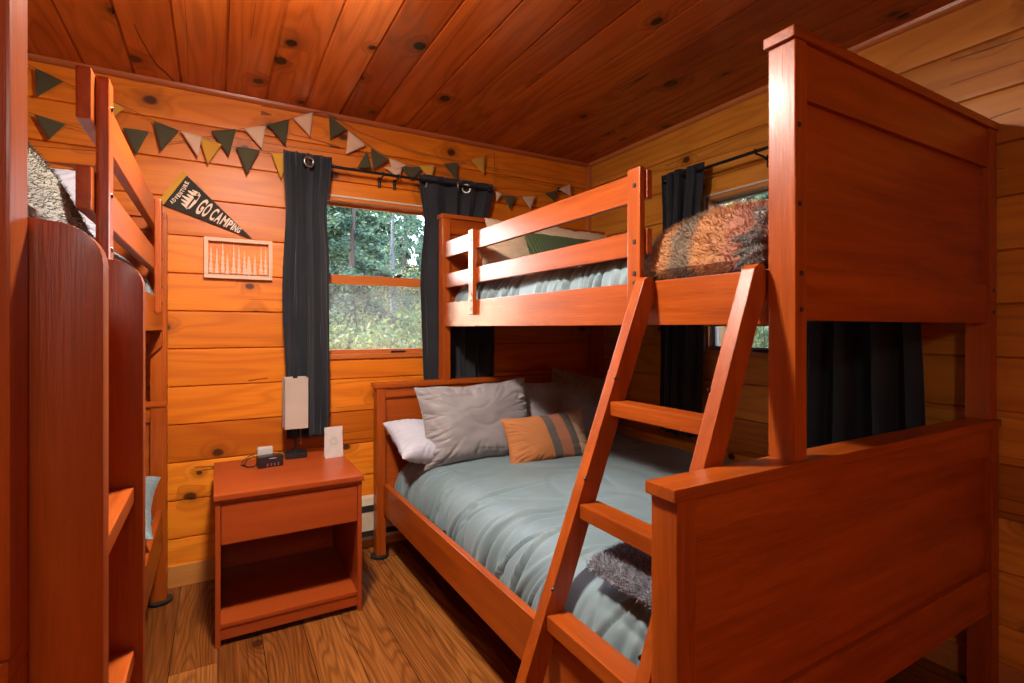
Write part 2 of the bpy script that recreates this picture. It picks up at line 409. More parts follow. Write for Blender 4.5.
def wall(name, axis, pos, sgn, a0, a1, hole, mat):
    zs = set([0.0, ZC]); k = math.floor(-G0 / GP)
    while G0 + k * GP < ZC:
        g = G0 + k * GP
        for d in (-0.02, -0.01, -0.0045, -0.0015, 0, 0.0015, 0.0045, 0.01, 0.02): zs.add(g + d)
        k += 1
    if hole: zs.add(hole[2]); zs.add(hole[3])
    zs = sorted(z for z in zs if 0 <= z <= ZC)
    m = MB()
    for z0, z1 in zip(zs, zs[1:]):
        if z1 - z0 < 1e-5: continue
        spans = [(a0, a1)]
        if hole and z0 >= hole[2] - 1e-6 and z1 <= hole[3] + 1e-6: spans = [(a0, hole[0]), (hole[1], a1)]
        for s0, s1 in spans:
            q = []
            for a, z in ((s0, z0), (s1, z0), (s1, z1), (s0, z1)):
                p = pos + sgn * log_profile(z)
                q.append(m.bm.verts.new((a, p, z) if axis == 'y' else (p, a, z)))
            m.bm.faces.new(q)
    bmesh.ops.remove_doubles(m.bm, verts=m.bm.verts, dist=1e-5)
    # outer skin gives the wall real thickness
    t = 0.14
    rects = [(a0, a1, 0, ZC)] if not hole else [(a0, hole[0], 0, ZC), (hole[1], a1, 0, ZC), (hole[0], hole[1], 0, hole[2]), (hole[0], hole[1], hole[3], ZC)]
    for r in rects:
        p0, p1 = sorted((pos + sgn * 0.02, pos + sgn * t))
        zt_ = r[3] + (0.03 if r[3] == ZC else 0)
        if axis == 'y': m.box(r[0], r[1], p0, p1, r[2], zt_, 0)
        else: m.box(p0, p1, r[0], r[1], r[2], zt_, 0)
    return struct(m.build(name, mat))
wall('wall_back', 'y', YB, 1, XL, XR, W1, m_back)
wall('wall_right', 'x', XR, 1, YF, YB, W2, m_right)
wall('wall_left', 'x', XL, -1, YF, YB, None, m_right)
# unseen front wall; doorway widened so the added hall fill reaches the room
m = MB()
for r in ((XL, -0.75, 0, ZC), (1.0, XR, 0, ZC), (-0.75, 1.0, 2.1, ZC)): m.box(r[0], r[1], YF - 0.12, YF, r[2], r[3], 0)
struct(m.build('wall_front', m_back))
m = MB()
for r in ((-0.83, -0.75, 0, 2.18), (1.0, 1.08, 0, 2.18), (-0.75, 1.0, 2.1, 2.18)): m.box(r[0], r[1], YF, YF + 0.018, r[2], r[3], 0.003)
struct(m.build('trim_5', m_trimz))
# hallway beyond the doorway
m = MB().box(-1.9, 1.6, -2.72, -2.6, 0, ZC, 0); struct(m.build('wall_hall', m_back))
m = MB().box(-2.0, -1.9, -2.6, YF - 0.12, 0, ZC, 0).box(1.6, 1.7, -2.6, YF - 0.12, 0, ZC, 0); struct(m.build('wall_hall_sides', m_right))
# floor
m = MB().box(XL - 0.6, XR + 0.1, -2.7, YB + 0.1, -0.05, 0, 0); struct(m.build('floor', m_floor))
# ceiling: boards along Y with a v-joint
m = MB(); xs = set([-2.0, XR + 0.1]); k = -11
while 0.038 + k * 0.1875 < XR + 0.1:
    g = 0.038 + k * 0.1875
    for d in (-0.006, -0.0015, 0.0015, 0.006): xs.add(g + d)
    k += 1
xs = sorted(x for x in xs if -2.0 <= x <= XR + 0.1)
def cprof(x):
    f = ((x - 0.038) / 0.1875) % 1.0; dd = min(f, 1 - f) * 0.1875
    return 0.008 * max(0, 1 - max(0, dd - 0.0015) / 0.0045)
for x0, x1 in zip(xs, xs[1:]):
    q = [m.bm.verts.new((x, y, ZC + cprof(x))) for x, y in ((x0, -2.7), (x0, YB), (x1, YB), (x1, -2.7))]
    m.bm.faces.new(q)
bmesh.ops.remove_doubles(m.bm, verts=m.bm.verts, dist=1e-5)
m.box(-2.0, XR + 0.1, -2.7, YB + 0.1, ZC + 0.02, ZC + 0.08, 0)
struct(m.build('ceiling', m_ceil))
# trims
struct(MB().prism([(YB, ZC), (YB, ZC - 0.024), (YB - 0.012, ZC - 0.020), (YB - 0.020, ZC - 0.012), (YB - 0.024, ZC)], XL, XR, 'x').build('trim_1', m_trimr))
struct(MB().prism([(XR, ZC), (XR, ZC - 0.024), (XR - 0.012, ZC - 0.020), (XR - 0.020, ZC - 0.012), (XR - 0.024, ZC)], YF, YB - 0.02, 'y').build('trim_2', m_trimy))
struct(MB().box(XR - 0.030, XR, YB - 0.030, YB, 0.11, ZC - 0.024, 0.004).build('trim_3', m_trimz))
struct(MB().box(XL, XR - 0.03, YB - 0.014, YB, 0.0, 0.105, 0.003).build('baseboard_back', furn_mat('pine_base_x', 0, (0.42, 0.15, 0.03), (0.52, 0.2, 0.042), (0.6, 0.25, 0.06), rough=0.45)))
struct(MB().box(XR - 0.014, XR, YF, YB - 0.03, 0.0, 0.105, 0.003).build('baseboard_right', furn_mat('pine_base_y', 1, (0.40, 0.15, 0.035), (0.48, 0.19, 0.05), (0.55, 0.24, 0.07), rough=0.45)))

# windows
def window(name, axis, pos, h, midz, mframe, msash=None):
    msash = msash or mframe
    t = thing(name, '', '', (0, 0, 0), kind='structure')
    a0, a1, z0, z1 = h
    def B(mb, p, q, d0, d1, u, v, bev=0.002):
        # p,q along the wall; d0,d1 outward depth from inner face
        if axis == 'y': mb.box(p, q, pos + d0, pos + d1, u, v, bev)
        else: mb.box(pos + d0, pos + d1, p, q, u, v, bev)
        return mb
    jb = MB()                                   # jamb lining
    B(jb, a0, a0 + 0.02, 0.0, 0.14, z0, z1); B(jb, a1 - 0.02, a1, 0.0, 0.14, z0, z1)
    B(jb, a0, a1, 0.0, 0.14, z1 - 0.02, z1); B(jb, a0, a1, -0.012, 0.14, z0 - 0.005, z0 + 0.02)
    jb.build('window_frame', mframe, t)
    SW = 0.022
    cs = MB()                                   # pale outer bead round the opening
    B(cs, a0 - 0.008, a1 + 0.008, -0.006, 0.006, z1, z1 + 0.010); B(cs, a0 - 0.008, a0, -0.006, 0.006, z0, z1); B(cs, a1, a1 + 0.008, -0.006, 0.006, z0, z1)
    cs.build('bead', flat_mat('pale_bead', (0.50, 0.46, 0.38), 0.5), t)
    up = MB(); d = (0.070, 0.098); e = 0.015
    B(up, a0 + e, a0 + e + SW, *d, midz, z1 - e); B(up, a1 - e - SW, a1 - e, *d, midz, z1 - e)
    B(up, a0 + e, a1 - e, *d, z1 - e - 0.018, z1 - e); B(up, a0 + e + SW, a1 - e - SW, *d, midz - 0.002, midz + 0.03)
    s1 = up.build('upper_sash', msash, t)
    lo = MB(); d2 = (0.035, 0.065)
    B(lo, a0 + e, a0 + e + SW, *d2, z0 + 0.02, midz + 0.03); B(lo, a1 - e - SW, a1 - e, *d2, z0 + 0.02, midz + 0.03)
    B(lo, a0 + e + SW, a1 - e - SW, *d2, z0 + 0.02, z0 + 0.045); B(lo, a0 + e + SW, a1 - e - SW, *d2, midz - 0.022, midz + 0.03)
    s2 = lo.build('lower_sash', msash, t)
    B(MB(), a0 + e + SW, a1 - e - SW, 0.082, 0.086, midz + 0.03, z1 - e - 0.018, 0).build('pane', m_glass, s1)
    B(MB(), a0 + e + SW, a1 - e - SW, 0.048, 0.052, z0 + 0.045, midz - 0.022, 0).build('pane', m_glass, s2)
    B(MB(), a0 + 0.02, a1 - 0.02, 0.118, 0.1195, z0 + 0.02, midz, 0).build('insect_screen', m_screen, t)
    lk = MB(); c = a0 + (a1 - a0) * 0.66
    B(lk, c - 0.022, c + 0.022, 0.030, 0.045, midz + 0.03, midz + 0.037, 0.002); B(lk, c - 0.006, c + 0.030, 0.028, 0.040, midz + 0.037, midz + 0.046, 0.002)
    lk.build('sash_lock', m_iron, t)
    B(MB(), c - 0.04, c + 0.05, 0.022, 0.035, z0 + 0.024, z0 + 0.034, 0.002).build('sash_lift', m_iron, t)
    return t
window('window_1', 'y', YB, W1, 1.545, m_sashx)
window('window_2', 'x', XR, W2, 1.56, furn_mat('window_pine_y', 1, (0.36, 0.12, 0.03), (0.44, 0.16, 0.04), (0.5, 0.2, 0.055), rough=0.4), flat_mat('grey_vinyl', (0.30, 0.31, 0.30), 0.45))

# ------------------------------------------------------------------ right bunk bed
def bolt(parent, c, nrm, r=0.0065):
    c = Vector(c); nv = Vector(nrm)
    MB().tube([c, c + nv * 0.0035], [r, r * 0.75], 12).build('bolt', m_bolt, parent, True)

bunk = thing('bunk_bed', 'red-stained wooden twin-over-full bunk bed along the right wall, with panelled ends', 'bunk bed', (1.58, 1.82, 0))
def end_frame(parent, y0, y1, zl, zu, xo, xu, near):
    """full lower end + narrower upper end standing on it. xo/xu = outer x of lower/upper"""
    s = 1 if near else -1
    yf = y0 if near else y1                     # outer face
    lo = thing_part('lower_end', parent)
    return lo
def part_empty(name, parent, loc):
    o = bpy.data.objects.new(name, None); C.objects.link(o); o.parent = parent
    o.location = Vector(loc) - worigin(parent); o.empty_display_size = 0.05; return o

def bunk_end(parent, pname, ya, yb, zcap, z_rail_bot, x0, x1, pw, postz0, panel_z, cap_over=0.012, pwr=None, front=-1):
    """posts, cap, rails and recessed panel between y=ya..yb; front=-1 means the show face looks to -y"""
    e = part_empty(pname, parent, ((x0 + x1) / 2, (ya + yb) / 2, postz0))
    pwr = pwr or pw; ct = 0.026
    MB().box(x0, x0 + pw, ya, yb, postz0, zcap - ct, 0.003).build('post', WZ, e)
    MB().box(x1 - pwr, x1, ya, yb, postz0, zcap - ct, 0.003).build('post', WZ, e)
    MB().box(x0 - cap_over, x1 + min(cap_over, 0.008), ya - 0.005, yb + 0.006, zcap - ct, zcap, 0.003).build('cap', WX, e)
    a, b = ya + 0.007, yb - 0.014
    MB().box(x0 + pw, x1 - pwr, a, b, panel_z[1], zcap - ct, 0.002).build('top_rail', WX, e)
    MB().box(x0 + pw, x1 - pwr, a, b, z_rail_bot, panel_z[0], 0.002).build('bottom_rail', WX, e)
    MB().box(x0 + pw, x1 - pwr, a + 0.014, b - 0.012, panel_z[0] - 0.004, panel_z[1] + 0.004, 0).build('panel', WX, e)
    return e
X0, X1 = 0.79, 2.368
XU = 1.19
fe = bunk_end(bunk, 'footboard', 0.727, 0.797, 0.952, 0.29, X0, X1, 0.055, 0.0, (0.435, 0.83), pwr=0.058)
ufe = bunk_end(bunk, 'upper_footboard', 0.733, 0.802, 1.985, 1.288, XU, X1, 0.047, 0.952, (1.42, 1.825), pwr=0.055)
he = bunk_end(bunk, 'headboard', 2.83, 2.90, 0.965, 0.25, X0 - 0.028, X1, 0.050, 0.018, (0.40, 0.885))
uhe = bunk_end(bunk, 'upper_headboard', 2.85, 2.92, 1.945, 1.285, XU - 0.032, X1, 0.047, 0.965, (1.42, 1.83), cap_over=0.009)
for x, z in ((1.205, 1.755), (1.207, 1.567), (1.213, 1.401), (1.213, 1.315), (2.34, 1.40), (2.34, 1.325)):
    bolt(ufe, (x, 0.7325, z), (0, -1, 0))
for x in (X0 - 0.003, X1 - 0.03):
    MB().lathe([(0.046, 0.0), (0.050, 0.006), (0.050, 0.014), (0.042, 0.018)], x, 2.865).build('foot_cup', m_rubber, he, True)
# upper long rails
SK = Matrix.Translation((1.2, 0.8, 0)) @ Matrix.Rotation(0.0145, 4, 'Z') @ Matrix.Translation((-1.2, -0.8, 0))
SK2 = Matrix.Translation((0.822, 0.8, 0)) @ Matrix.Rotation(0.012, 4, 'Z') @ Matrix.Translation((-0.822, -0.8, 0))
MB().box(1.2, 1.225, 0.80, 2.85, 1.279, 1.418, 0.003, M=SK).build('side_rail', WY, bunk)
MB().box(2.33, 2.355, 0.80, 2.85, 1.279, 1.418, 0.003).build('side_rail', WY, bunk)
MB().box(1.225, 2.21, 0.81, 2.84, 1.300, 1.318, 0.002).build('mattress_board', WX, bunk)
MB().box(1.2, 1.222, 1.222, 2.85, 1.685, 1.777, 0.003, M=SK).build('guard_rail', WY, bunk)
MB().box(1.2, 1.222, 1.222, 2.85, 1.507, 1.588, 0.003, M=SK).build('guard_rail', WY, bunk)
for y0, y1, z0 in ((1.232, 1.290, 1.340), (2.435, 2.488, 1.340)):
    g_ = MB().box(1.178, 1.2, y0, y1, z0, 1.787, 0.004, M=SK).build('guard_post', WZ, bunk)
    for z in (1.73, 1.548, 1.445, 1.415, 1.37): bolt(g_, SK @ Vector((1.1785, (y0 + y1) / 2 - 0.004, z)), (-1, 0, 0), 0.0085)
# lower long rails
MB().box(0.822, 0.850, 0.797, 2.83, 0.246, 0.408, 0.003, M=SK2).build('side_rail', WY, bunk)
MB().box(2.315, 2.343, 0.797, 2.83, 0.246, 0.408, 0.003).build('side_rail', WY, bunk)
MB().box(0.850, 2.315, 0.81, 2.82, 0.27, 0.29, 0.002).build('mattress_board', WX, bunk)

# ladder leaning on it
lad = thing('bunk_ladder', 'red-stained wooden ladder leaning slanted against the upper rail of the right bunk', 'ladder', (0.64, 1.02, 0))
def lad_x(z): return 1.155 - 0.3915 * (1.427 - z)
def ladder_stile(y0, y1):
    zt = 1.43; dw = 0.066
    def pt(z, o): return (lad_x(z) + o, z)
    pts = [pt(0.0, 0.0), (lad_x(0) + dw, 0.0)]
    pts += [(lad_x(zt - 0.05) + dw - 0.022, zt - 0.06), (1.189, zt - 0.045), (1.189, zt - 0.008), (1.183, zt), (lad_x(zt) + 0.010, zt), (lad_x(zt - 0.008), zt - 0.008)]
    pts = [pt(0, 0), (lad_x(0) + dw, 0.0), (lad_x(zt - 0.085) + dw, zt - 0.085), (1.196, zt - 0.075), (1.196, zt - 0.012), (1.186, zt), (lad_x(zt) + 0.012, zt), (lad_x(zt - 0.012), zt - 0.012)]
    return MB().prism(pts, y0, y1, 'y', 0.0025)
for y0, y1 in ((0.812, 0.850), (1.192, 1.232)):
    s_ = ladder_stile(y0, y1).build('stile', WZ, lad)
    for z in (1.03, 0.745, 0.455, 0.16):
        bolt(s_, (lad_x(z) + 0.035, y1 + 0.0003 if y0 < 1 else y0 - 0.0003, z + 0.09), (0, 1 if y0 < 1 else -1, 0), 0.006)
for z in (1.052, 0.766, 0.478, 0.19):
    x = lad_x(z)
    MB().box(x + 0.006, x + 0.073, 0.850, 1.192, z - 0.042, z, 0.004).build('rung', WY, lad)

# ------------------------------------------------------------------ left bunk bed
lb = thing('bunk_bed', 'red-stained wooden bunk bed at the left, cut off by the left edge', 'bunk bed', (-0.75, 1.85, 0))
LX = -0.2; LX0 = -1.31
def left_end(pname, ya, yb, zcap, zbot, postz0, panel_z, xr=LX, pw=0.062):
    return bunk_end(lb, pname, ya, yb, zcap, zbot, LX0, xr, pw, postz0, panel_z, cap_over=0.0)
left_end('footboard', 0.779, 0.843, 0.90, 0.25, 0.0, (0.40, 0.80))
left_end('upper_footboard', 0.779, 0.843, 1.985, 1.288, 0.90, (1.42, 1.825))
le = left_end('headboard', 2.857, 2.927, 0.935, 0.25, 0.018, (0.40, 0.84))
left_end('upper_headboard', 2.857, 2.927, 1.80, 1.25, 0.935, (1.42, 1.72))
for x in (LX - 0.03, LX0 + 0.03):
    MB().lathe([(0.046, 0.0), (0.052, 0.006), (0.052, 0.014), (0.042, 0.018)], x, 2.892).build('foot_cup', m_rubber, le, True)
for xa, xb in ((-0.24, -0.215), (-1.30, -1.275)):
    MB().box(xa, xb, 0.843, 2.857, 1.26, 1.40, 0.003).build('side_rail', WY, lb)
    MB().box(xa, xb, 0.843, 2.857, 0.27, 0.435, 0.003).build('side_rail', WY, lb)
MB().box(-0.24, -0.215, 1.30, 2.857, 1.683, 1.785, 0.004).build('guard_rail', WY, lb)
MB().box(-0.24, -0.215, 1.30, 2.857, 1.505, 1.590, 0.004).build('guard_rail', WY, lb)
for y0, y1 in ((1.337, 1.392), (2.497, 2.550)):
    g_ = MB().box(-0.215, -0.192, y0, y1, 1.330, 1.787, 0.006).build('guard_post', WZ, lb)
    for z in (1.73, 1.548, 1.435, 1.37): bolt(g_, (-0.1925, (y0 + y1) / 2, z), (1, 0, 0), 0.006)
MB().box(-1.275, -0.24, 0.86, 2.84, 1.285, 1.303, 0.002).build('mattress_board', WX, lb)
MB().box(-1.275, -0.24, 0.86, 2.84, 0.295, 0.313, 0.002).build('mattress_board', WX, lb)
# corner gusset under the far upper rail
MB().prism([(-0.235, 1.26), (-0.215, 1.26), (-0.215, 1.19), (-0.262, 1.14), (-0.262, 1.26)], 2.835, 2.857, 'y', 0.001).build('gusset', WZ, lb)
ll = thing('bunk_ladder', 'upright ladder of wide round-topped boards on the left bunk bed', 'ladder', (-0.165, 1.08, 0))
for y0, y1 in ((0.850, 0.890), (1.272, 1.312)):
    xa, xb, zt, r = -0.214, -0.128, 1.405, 0.052
    pts = [(xa, 0), (xb, 0)] + [(xb - r + r * math.cos(a), zt - r + r * math.sin(a)) for a in [PI/2 * i / 8 for i in range(9)]] + [(xa, zt + 0.004)]
    MB().prism(pts, y0, y1, 'y', 0.003).build('stile', WZ, ll, True)
for z in (0.955, 0.632, 0.31):
    MB().box(-0.2, -0.142, 0.890, 1.272, z - 0.032, z, 0.004).build('rung', WY, ll)

# ------------------------------------------------------------------ soft goods
def nz(x, y, z=0.0): return noise.noise(Vector((x, y, z)))
def ridge(t): return 1.0 - abs(math.sin(t))

def mattress(name, label, x0, x1, y0, y1, z0, z1):
    o = MB().box(x0, x1, y0, y1, z0, z1, 0.04, seg=5).build(name, m_pwhite, None, True)
    return tag(o, label, 'mattress')
def recenter(o):
    me = o.data; c = sum((Vector(b) for b in o.bound_box), Vector()) / 8
    me.transform(Matrix.Translation(-c)); o.location = o.location + c; return o

def duvet(name, label, x0, x1, y0, y1, zt, zh, side, seed, amp=1.0, roll=0.17, parent=None, nx=170, ny=320, zfun=None):
    """side=-1: open edge at x0; side=+1: open edge at x1.  zh = hem height at the open edge"""
    rc = random.Random(int(seed * 10)); creases = []; fcreases = []
    for k in range(int((y1 - y0) * 22)):
        creases.append((rc.uniform(y0, y1), rc.choice((0.14, 0.2, 0.28, 0.42, 0.6)) * rc.uniform(.8, 1.2), rc.uniform(-0.9, 0.25), rc.uniform(-0.6, 0.6), rc.uniform(0.007, 0.017), rc.uniform(0.004, 0.014)))
    for k in range(16):
        fcreases.append((rc.uniform(0.02, 0.75), rc.uniform(0.15, 0.55), rc.uniform(-0.1, 1.0), rc.uniform(-0.5, 0.5), rc.uniform(0.008, 0.016), rc.uniform(0.005, 0.013)))
    def f(i, j):
        e = i                                  # 0 at the open edge
        # parametrise: first 30% goes up the side
        w = x1 - x0
        y = y0 + (y1 - y0) * j
        L = zt - zh
        if e < 0.32:
            t = e / 0.32; a = t * PI / 2
            dx = roll * (1 - math.cos(a)) ; dz = L * (math.sin(a) ** 0.85)
            dx = roll * (1 - math.cos(a) ** 0.9)
            px, pz = dx, zh + dz
            nxn, nzn = -math.cos(a), math.sin(a)
        else:
            t = (e - 0.32) / 0.68; px = roll + (w - roll) * t; pz = zt; nxn, nzn = 0.0, 1.0
        # soft puff and folds
        edge = max(0.0, 1 - px / 0.30)
        def rg(a_, b_, k, sh): return max(0.0, 1 - abs(nz(a_, b_, k)) * sh)
        sl = (e / 0.32) * 0.20 if e < 0.32 else 0.20 + px - roll
        fold = 0.010 * nz(y * 5, px * 3.5, seed) * min(1, edge * 1.5)
        for yk, ln, slp, cv, wd, dp in creases:
            if sl < ln:
                dl = (y - yk - slp * sl - cv * sl * sl) / wd
                if -3 < dl < 5:
                    k_ = dp * (1 - sl / ln) ** 0.8
                    fold += k_ * (0.75 * math.exp(-(dl - 1.7) ** 2) - math.exp(-dl * dl))
        if y - y0 < 0.6 and px < 0.9:
            for xk, ln, slp, cv, wd, dp in fcreases:
                q_ = y - y0
                if q_ < ln:
                    dl = (sl - xk - slp * q_ - cv * q_ * q_) / wd
                    if -3 < dl < 5: fold += dp * (1 - q_ / ln) ** 0.8 * (0.75 * math.exp(-(dl - 1.7) ** 2) - math.exp(-dl * dl))
        puff = 0.024 * nz(px * 2.0, y * 1.6, seed) + 0.007 * nz(px * 6, y * 5, seed + 2)
        crease = -0.9 * (0.010 * rg(px * 1.5 + y * 0.6, y * 1.5 - px * .4, seed + 3, 13) + 0.006 * rg(px * 3 + 7, y * 2.2, seed + 15, 12))
        lift = 0.022 * math.sin(min(1, px / 0.5) * PI / 2)
        d = amp * (fold + puff + crease * 0.8 * (1 - edge * .5))
        X = px + nxn * d; Z = pz + nzn * d + (lift if e >= 0.32 else lift * 1.0)
        # droop at the foot and head ends
        q = min((y - y0), (y1 - y)) / 0.10
        if q < 1: Z -= 0.05 * (1 - math.sqrt(max(0, 1 - (1 - q) ** 2)))
        far = (w - px) / 0.08
        if far < 1: Z -= 0.03 * (1 - math.sqrt(max(0, 1 - (1 - max(0, far)) ** 2)))
        xx = x0 + X if side < 0 else x1 - X
        return (xx, y, Z)
    m = MB().grid(f, nx, ny)
    bmesh.ops.recalc_face_normals(m.bm, faces=m.bm.faces)
    ups = sum(fc.normal.z for fc in m.bm.faces)
    if ups < 0: bmesh.ops.reverse_faces(m.bm, faces=m.bm.faces)
    o = shell(m.build(name, m_duvet, None, True), 0.008)
    return tag(o, label, 'duvet')

mattress('mattress', 'full-size mattress of the lower right bunk, under the sage duvet', 0.93, 2.28, 0.87, 2.77, 0.292, 0.46)
duvet('duvet', 'sage green duvet covering the full lower bed of the right bunk', 0.856, 2.312, 0.803, 2.825, 0.562, 0.372, -1, 3.1)
mattress('mattress', 'twin mattress on the upper right bunk, behind its guard rails', 1.29, 2.19, 0.87, 2.78, 1.32, 1.42)
duvet('duvet', 'sage green duvet on the upper right bunk, bunched behind the guard rails', 1.222, 2.225, 1.27, 2.84, 1.525, 1.39, -1, 8.7, amp=0.9, roll=0.10, nx=110)
mattress('mattress', 'twin mattress on the upper left bunk, behind its rail', -1.24, -0.275, 0.88, 2.82, 1.305, 1.44)
duvet('duvet', 'sage green duvet on the upper left bunk behind its guard rails', -1.27, -0.244, 1.40, 2.845, 1.525, 1.37, 1, 14.2, roll=0.10, nx=80, ny=150)
mattress('mattress', 'twin mattress on the lower left bunk', -1.24, -0.275, 0.88, 2.82, 0.315, 0.50)
duvet('duvet', 'sage green duvet on the lower left bunk, seen past the ladder', -1.27, -0.246, 0.860, 2.845, 0.56, 0.40, 1, 21.0, roll=0.12, nx=80, ny=150)

def pillow(name, label, c, w, h, t, rot, mat, seed, cat='pillow', wr=1.0, parent_piping=False, flange=0.0, n=80, ears=0.06):
    """stands in its own XZ plane, thickness along Y; rot = euler"""
    M = Matrix.Translation(c) @ Euler(rot).to_matrix().to_4x4()
    m = MB(); bm = m.bm
    def P(u, v, s):
        eu, ev = abs(u), abs(v)
        prof = ((1 - eu ** 3.2) * (1 - ev ** 3.2)) ** 0.5 if eu < 1 and ev < 1 else 0.0
        x = u * w / 2 * (1 - ears * (1 - ev ** 2) * eu ** 2); z = v * h / 2 * (1 - ears * 1.2 * (1 - eu ** 2) * ev ** 2)
        th = t / 2 * prof
        corner = (eu * ev) ** 2
        def rg(a_, b_, k, sh): return max(0.0, 1 - abs(nz(a_, b_, k)) * sh)
        rad = math.hypot(u, v); an = math.atan2(v, u)
        wk = wr * (0.012 * nz(u * 1.8, v * 1.8, seed + s) - 0.010 * rg(math.cos(an) * 5 + u, math.sin(an) * 5 + v, seed + 2 * s, 5) * max(0, rad - 0.45) ** 1.0 * 1.5
                   - 0.0025 * rg(u * 1.6 + v * .7, v * 2.6, seed + 3 * s, 9) + 0.003 * nz(u * 6, v * 6, seed + 5 * s))
        edgepk = wr * 0.010 * rg(u * 9, v * 1.5, seed + 8, 4) * ev ** 5 + wr * 0.010 * rg(v * 8, u * 1.5, seed + 9, 4) * eu ** 5
        return (x, -s * (th + (wk - edgepk) * min(1, prof * 2.2)), z + 0.006 * wr * nz(u * 3, v * 3, seed + 7) )
    for s in (1, -1):
        G = [[bm.verts.new(P(-1 + 2 * i / n, -1 + 2 * j / n, s)) for j in range(n + 1)] for i in range(n + 1)]
        for i in range(n):
            for j in range(n): bm.faces.new((G[i][j], G[i+1][j], G[i+1][j+1], G[i][j+1]))
    bmesh.ops.remove_doubles(bm, verts=bm.verts, dist=1e-4)
    bmesh.ops.recalc_face_normals(bm, faces=bm.faces)
    o = m.build(name, mat, None, True)
    o.matrix_world = M
    return tag(o, label, cat)

R_ = math.radians
pillow('pillow', 'white pillow lying at the left head corner of the lower right bed', (1.03, 2.64, 0.655), 0.50, 0.36, 0.15, (R_(-70), R_(9), R_(4)), m_pwhite, 1.0)
pillow('pillow', 'large taupe pillow leaning on the headboard beside the white pillow', (1.235, 2.54, 0.765), 0.66, 0.44, 0.17, (R_(-20), R_(-2), R_(-4)), m_pgrey, 2.4, ears=0.09, wr=1.5)
pillow('pillow', 'taupe pillow leaning on the headboard behind the orange striped cushion', (1.80, 2.60, 0.75), 0.68, 0.44, 0.17, (R_(-32), R_(0), R_(-6)), m_pgrey, 5.3)
pillow('pillow', 'taupe pillow in the far right corner of the lower right bed', (2.06, 2.70, 0.78), 0.46, 0.40, 0.13, (R_(-16), R_(12), R_(-25)), m_pgrey, 8.1)
pillow('lumbar_cushion', 'small orange lumbar cushion with grey and rust stripes on the lower right bed', (1.55, 2.33, 0.675), 0.50, 0.275, 0.13, (R_(-22), R_(-3), R_(-6)), m_lumbar, 6.6, cat='cushion', wr=0.6, ears=0.07)
pillow('pillow', 'cream pillow standing at the head of the upper right bunk, nearest the window', (1.69, 2.72, 1.722), 0.60, 0.42, 0.15, (R_(-18), R_(2), R_(0)), m_ptan, 9.2)
pillow('pillow', 'cream pillow at the head of the upper right bunk, by the right wall', (1.98, 2.66, 1.725), 0.56, 0.40, 0.15, (R_(-22), R_(4), R_(-6)), m_ptan, 11.7)
pillow('pillow', 'tan and white pillow low behind the far guard post of the upper right bunk', (1.49, 2.56, 1.635), 0.46, 0.28, 0.14, (R_(-30), R_(0), R_(0)), m_ptan, 13.1)
pillow('corduroy_cushion', 'dark green corduroy cushion behind the guard rails of the upper right bunk', (1.80, 2.46, 1.675), 0.58, 0.30, 0.12, (R_(-26), R_(2), R_(-3)), m_cord, 4.1, cat='cushion', wr=0.4)
pillow('pillow', 'white pillow standing at the head of the upper left bunk', (-0.70, 2.64, 1.71), 0.62, 0.42, 0.14, (R_(-14), 0, R_(0)), m_pwhite, 15.5)
pillow('pillow', 'sage pillow at the far end of the lower left bunk with one corner poking out', (-0.535, 2.50, 0.575), 0.66, 0.42, 0.17, (R_(-72), R_(3), R_(2)), m_duvet, 17.5)

def fibres(mb, tris, n, length, width, rnd, lay=(0, 0, 0), limit=None):
    """short fibres standing on a surface given as list of (a,b,c,normal,area)"""
    tot = 0; cum = []
    for t in tris: tot += t[4]; cum.append(tot)
    import bisect
    for _ in range(n):
        k = bisect.bisect(cum, rnd.random() * tot); a, b, c, nn, _a = tris[min(k, len(tris) - 1)]
        u, v = rnd.random(), rnd.random()
        if u + v > 1: u, v = 1 - u, 1 - v
        p = a + (b - a) * u + (c - a) * v
        d = (nn + Vector((rnd.gauss(0, .55), rnd.gauss(0, .55), rnd.gauss(0, .55))) + Vector(lay)).normalized()
        sd = d.cross(Vector((rnd.gauss(0, 1), rnd.gauss(0, 1), rnd.gauss(0, 1)))).normalized() * width
        L = length * rnd.uniform(.5, 1.2)
        q = [mb.bm.verts.new(p - sd), mb.bm.verts.new(p + sd), mb.bm.verts.new(p + d * L)]
        mb.bm.faces.new(q)
def tris_of(bm):
    bm.normal_update(); out = []
    for f in bm.faces:
        vs = [v.co.copy() for v in f.verts]
        for i in range(1, len(vs) - 1):
            ar = (vs[i] - vs[0]).cross(vs[i+1] - vs[0]).length / 2
            if ar > 0: out.append((vs[0], vs[i], vs[i+1], f.normal.copy(), ar))
    return out

def soft_slab(fn, nu=50, nv=50):
    """closed lump: fn(u,v,s) for top (s=1) and bottom (s=-1)"""
    m = MB(); bm = m.bm
    for s in (1, -1):
        G = [[bm.verts.new(fn(-1 + 2*i/nu, -1 + 2*j/nv, s)) for j in range(nv+1)] for i in range(nu+1)]
        for i in range(nu):
            for j in range(nv): bm.faces.new((G[i][j], G[i+1][j], G[i+1][j+1], G[i][j+1]))
    bmesh.ops.remove_doubles(bm, verts=bm.verts, dist=1e-5)
    bmesh.ops.recalc_face_normals(bm, faces=bm.faces)
    if bm.calc_volume(signed=True) < 0: bmesh.ops.reverse_faces(bm, faces=bm.faces[:])
    return m

rnd = random.Random(4)
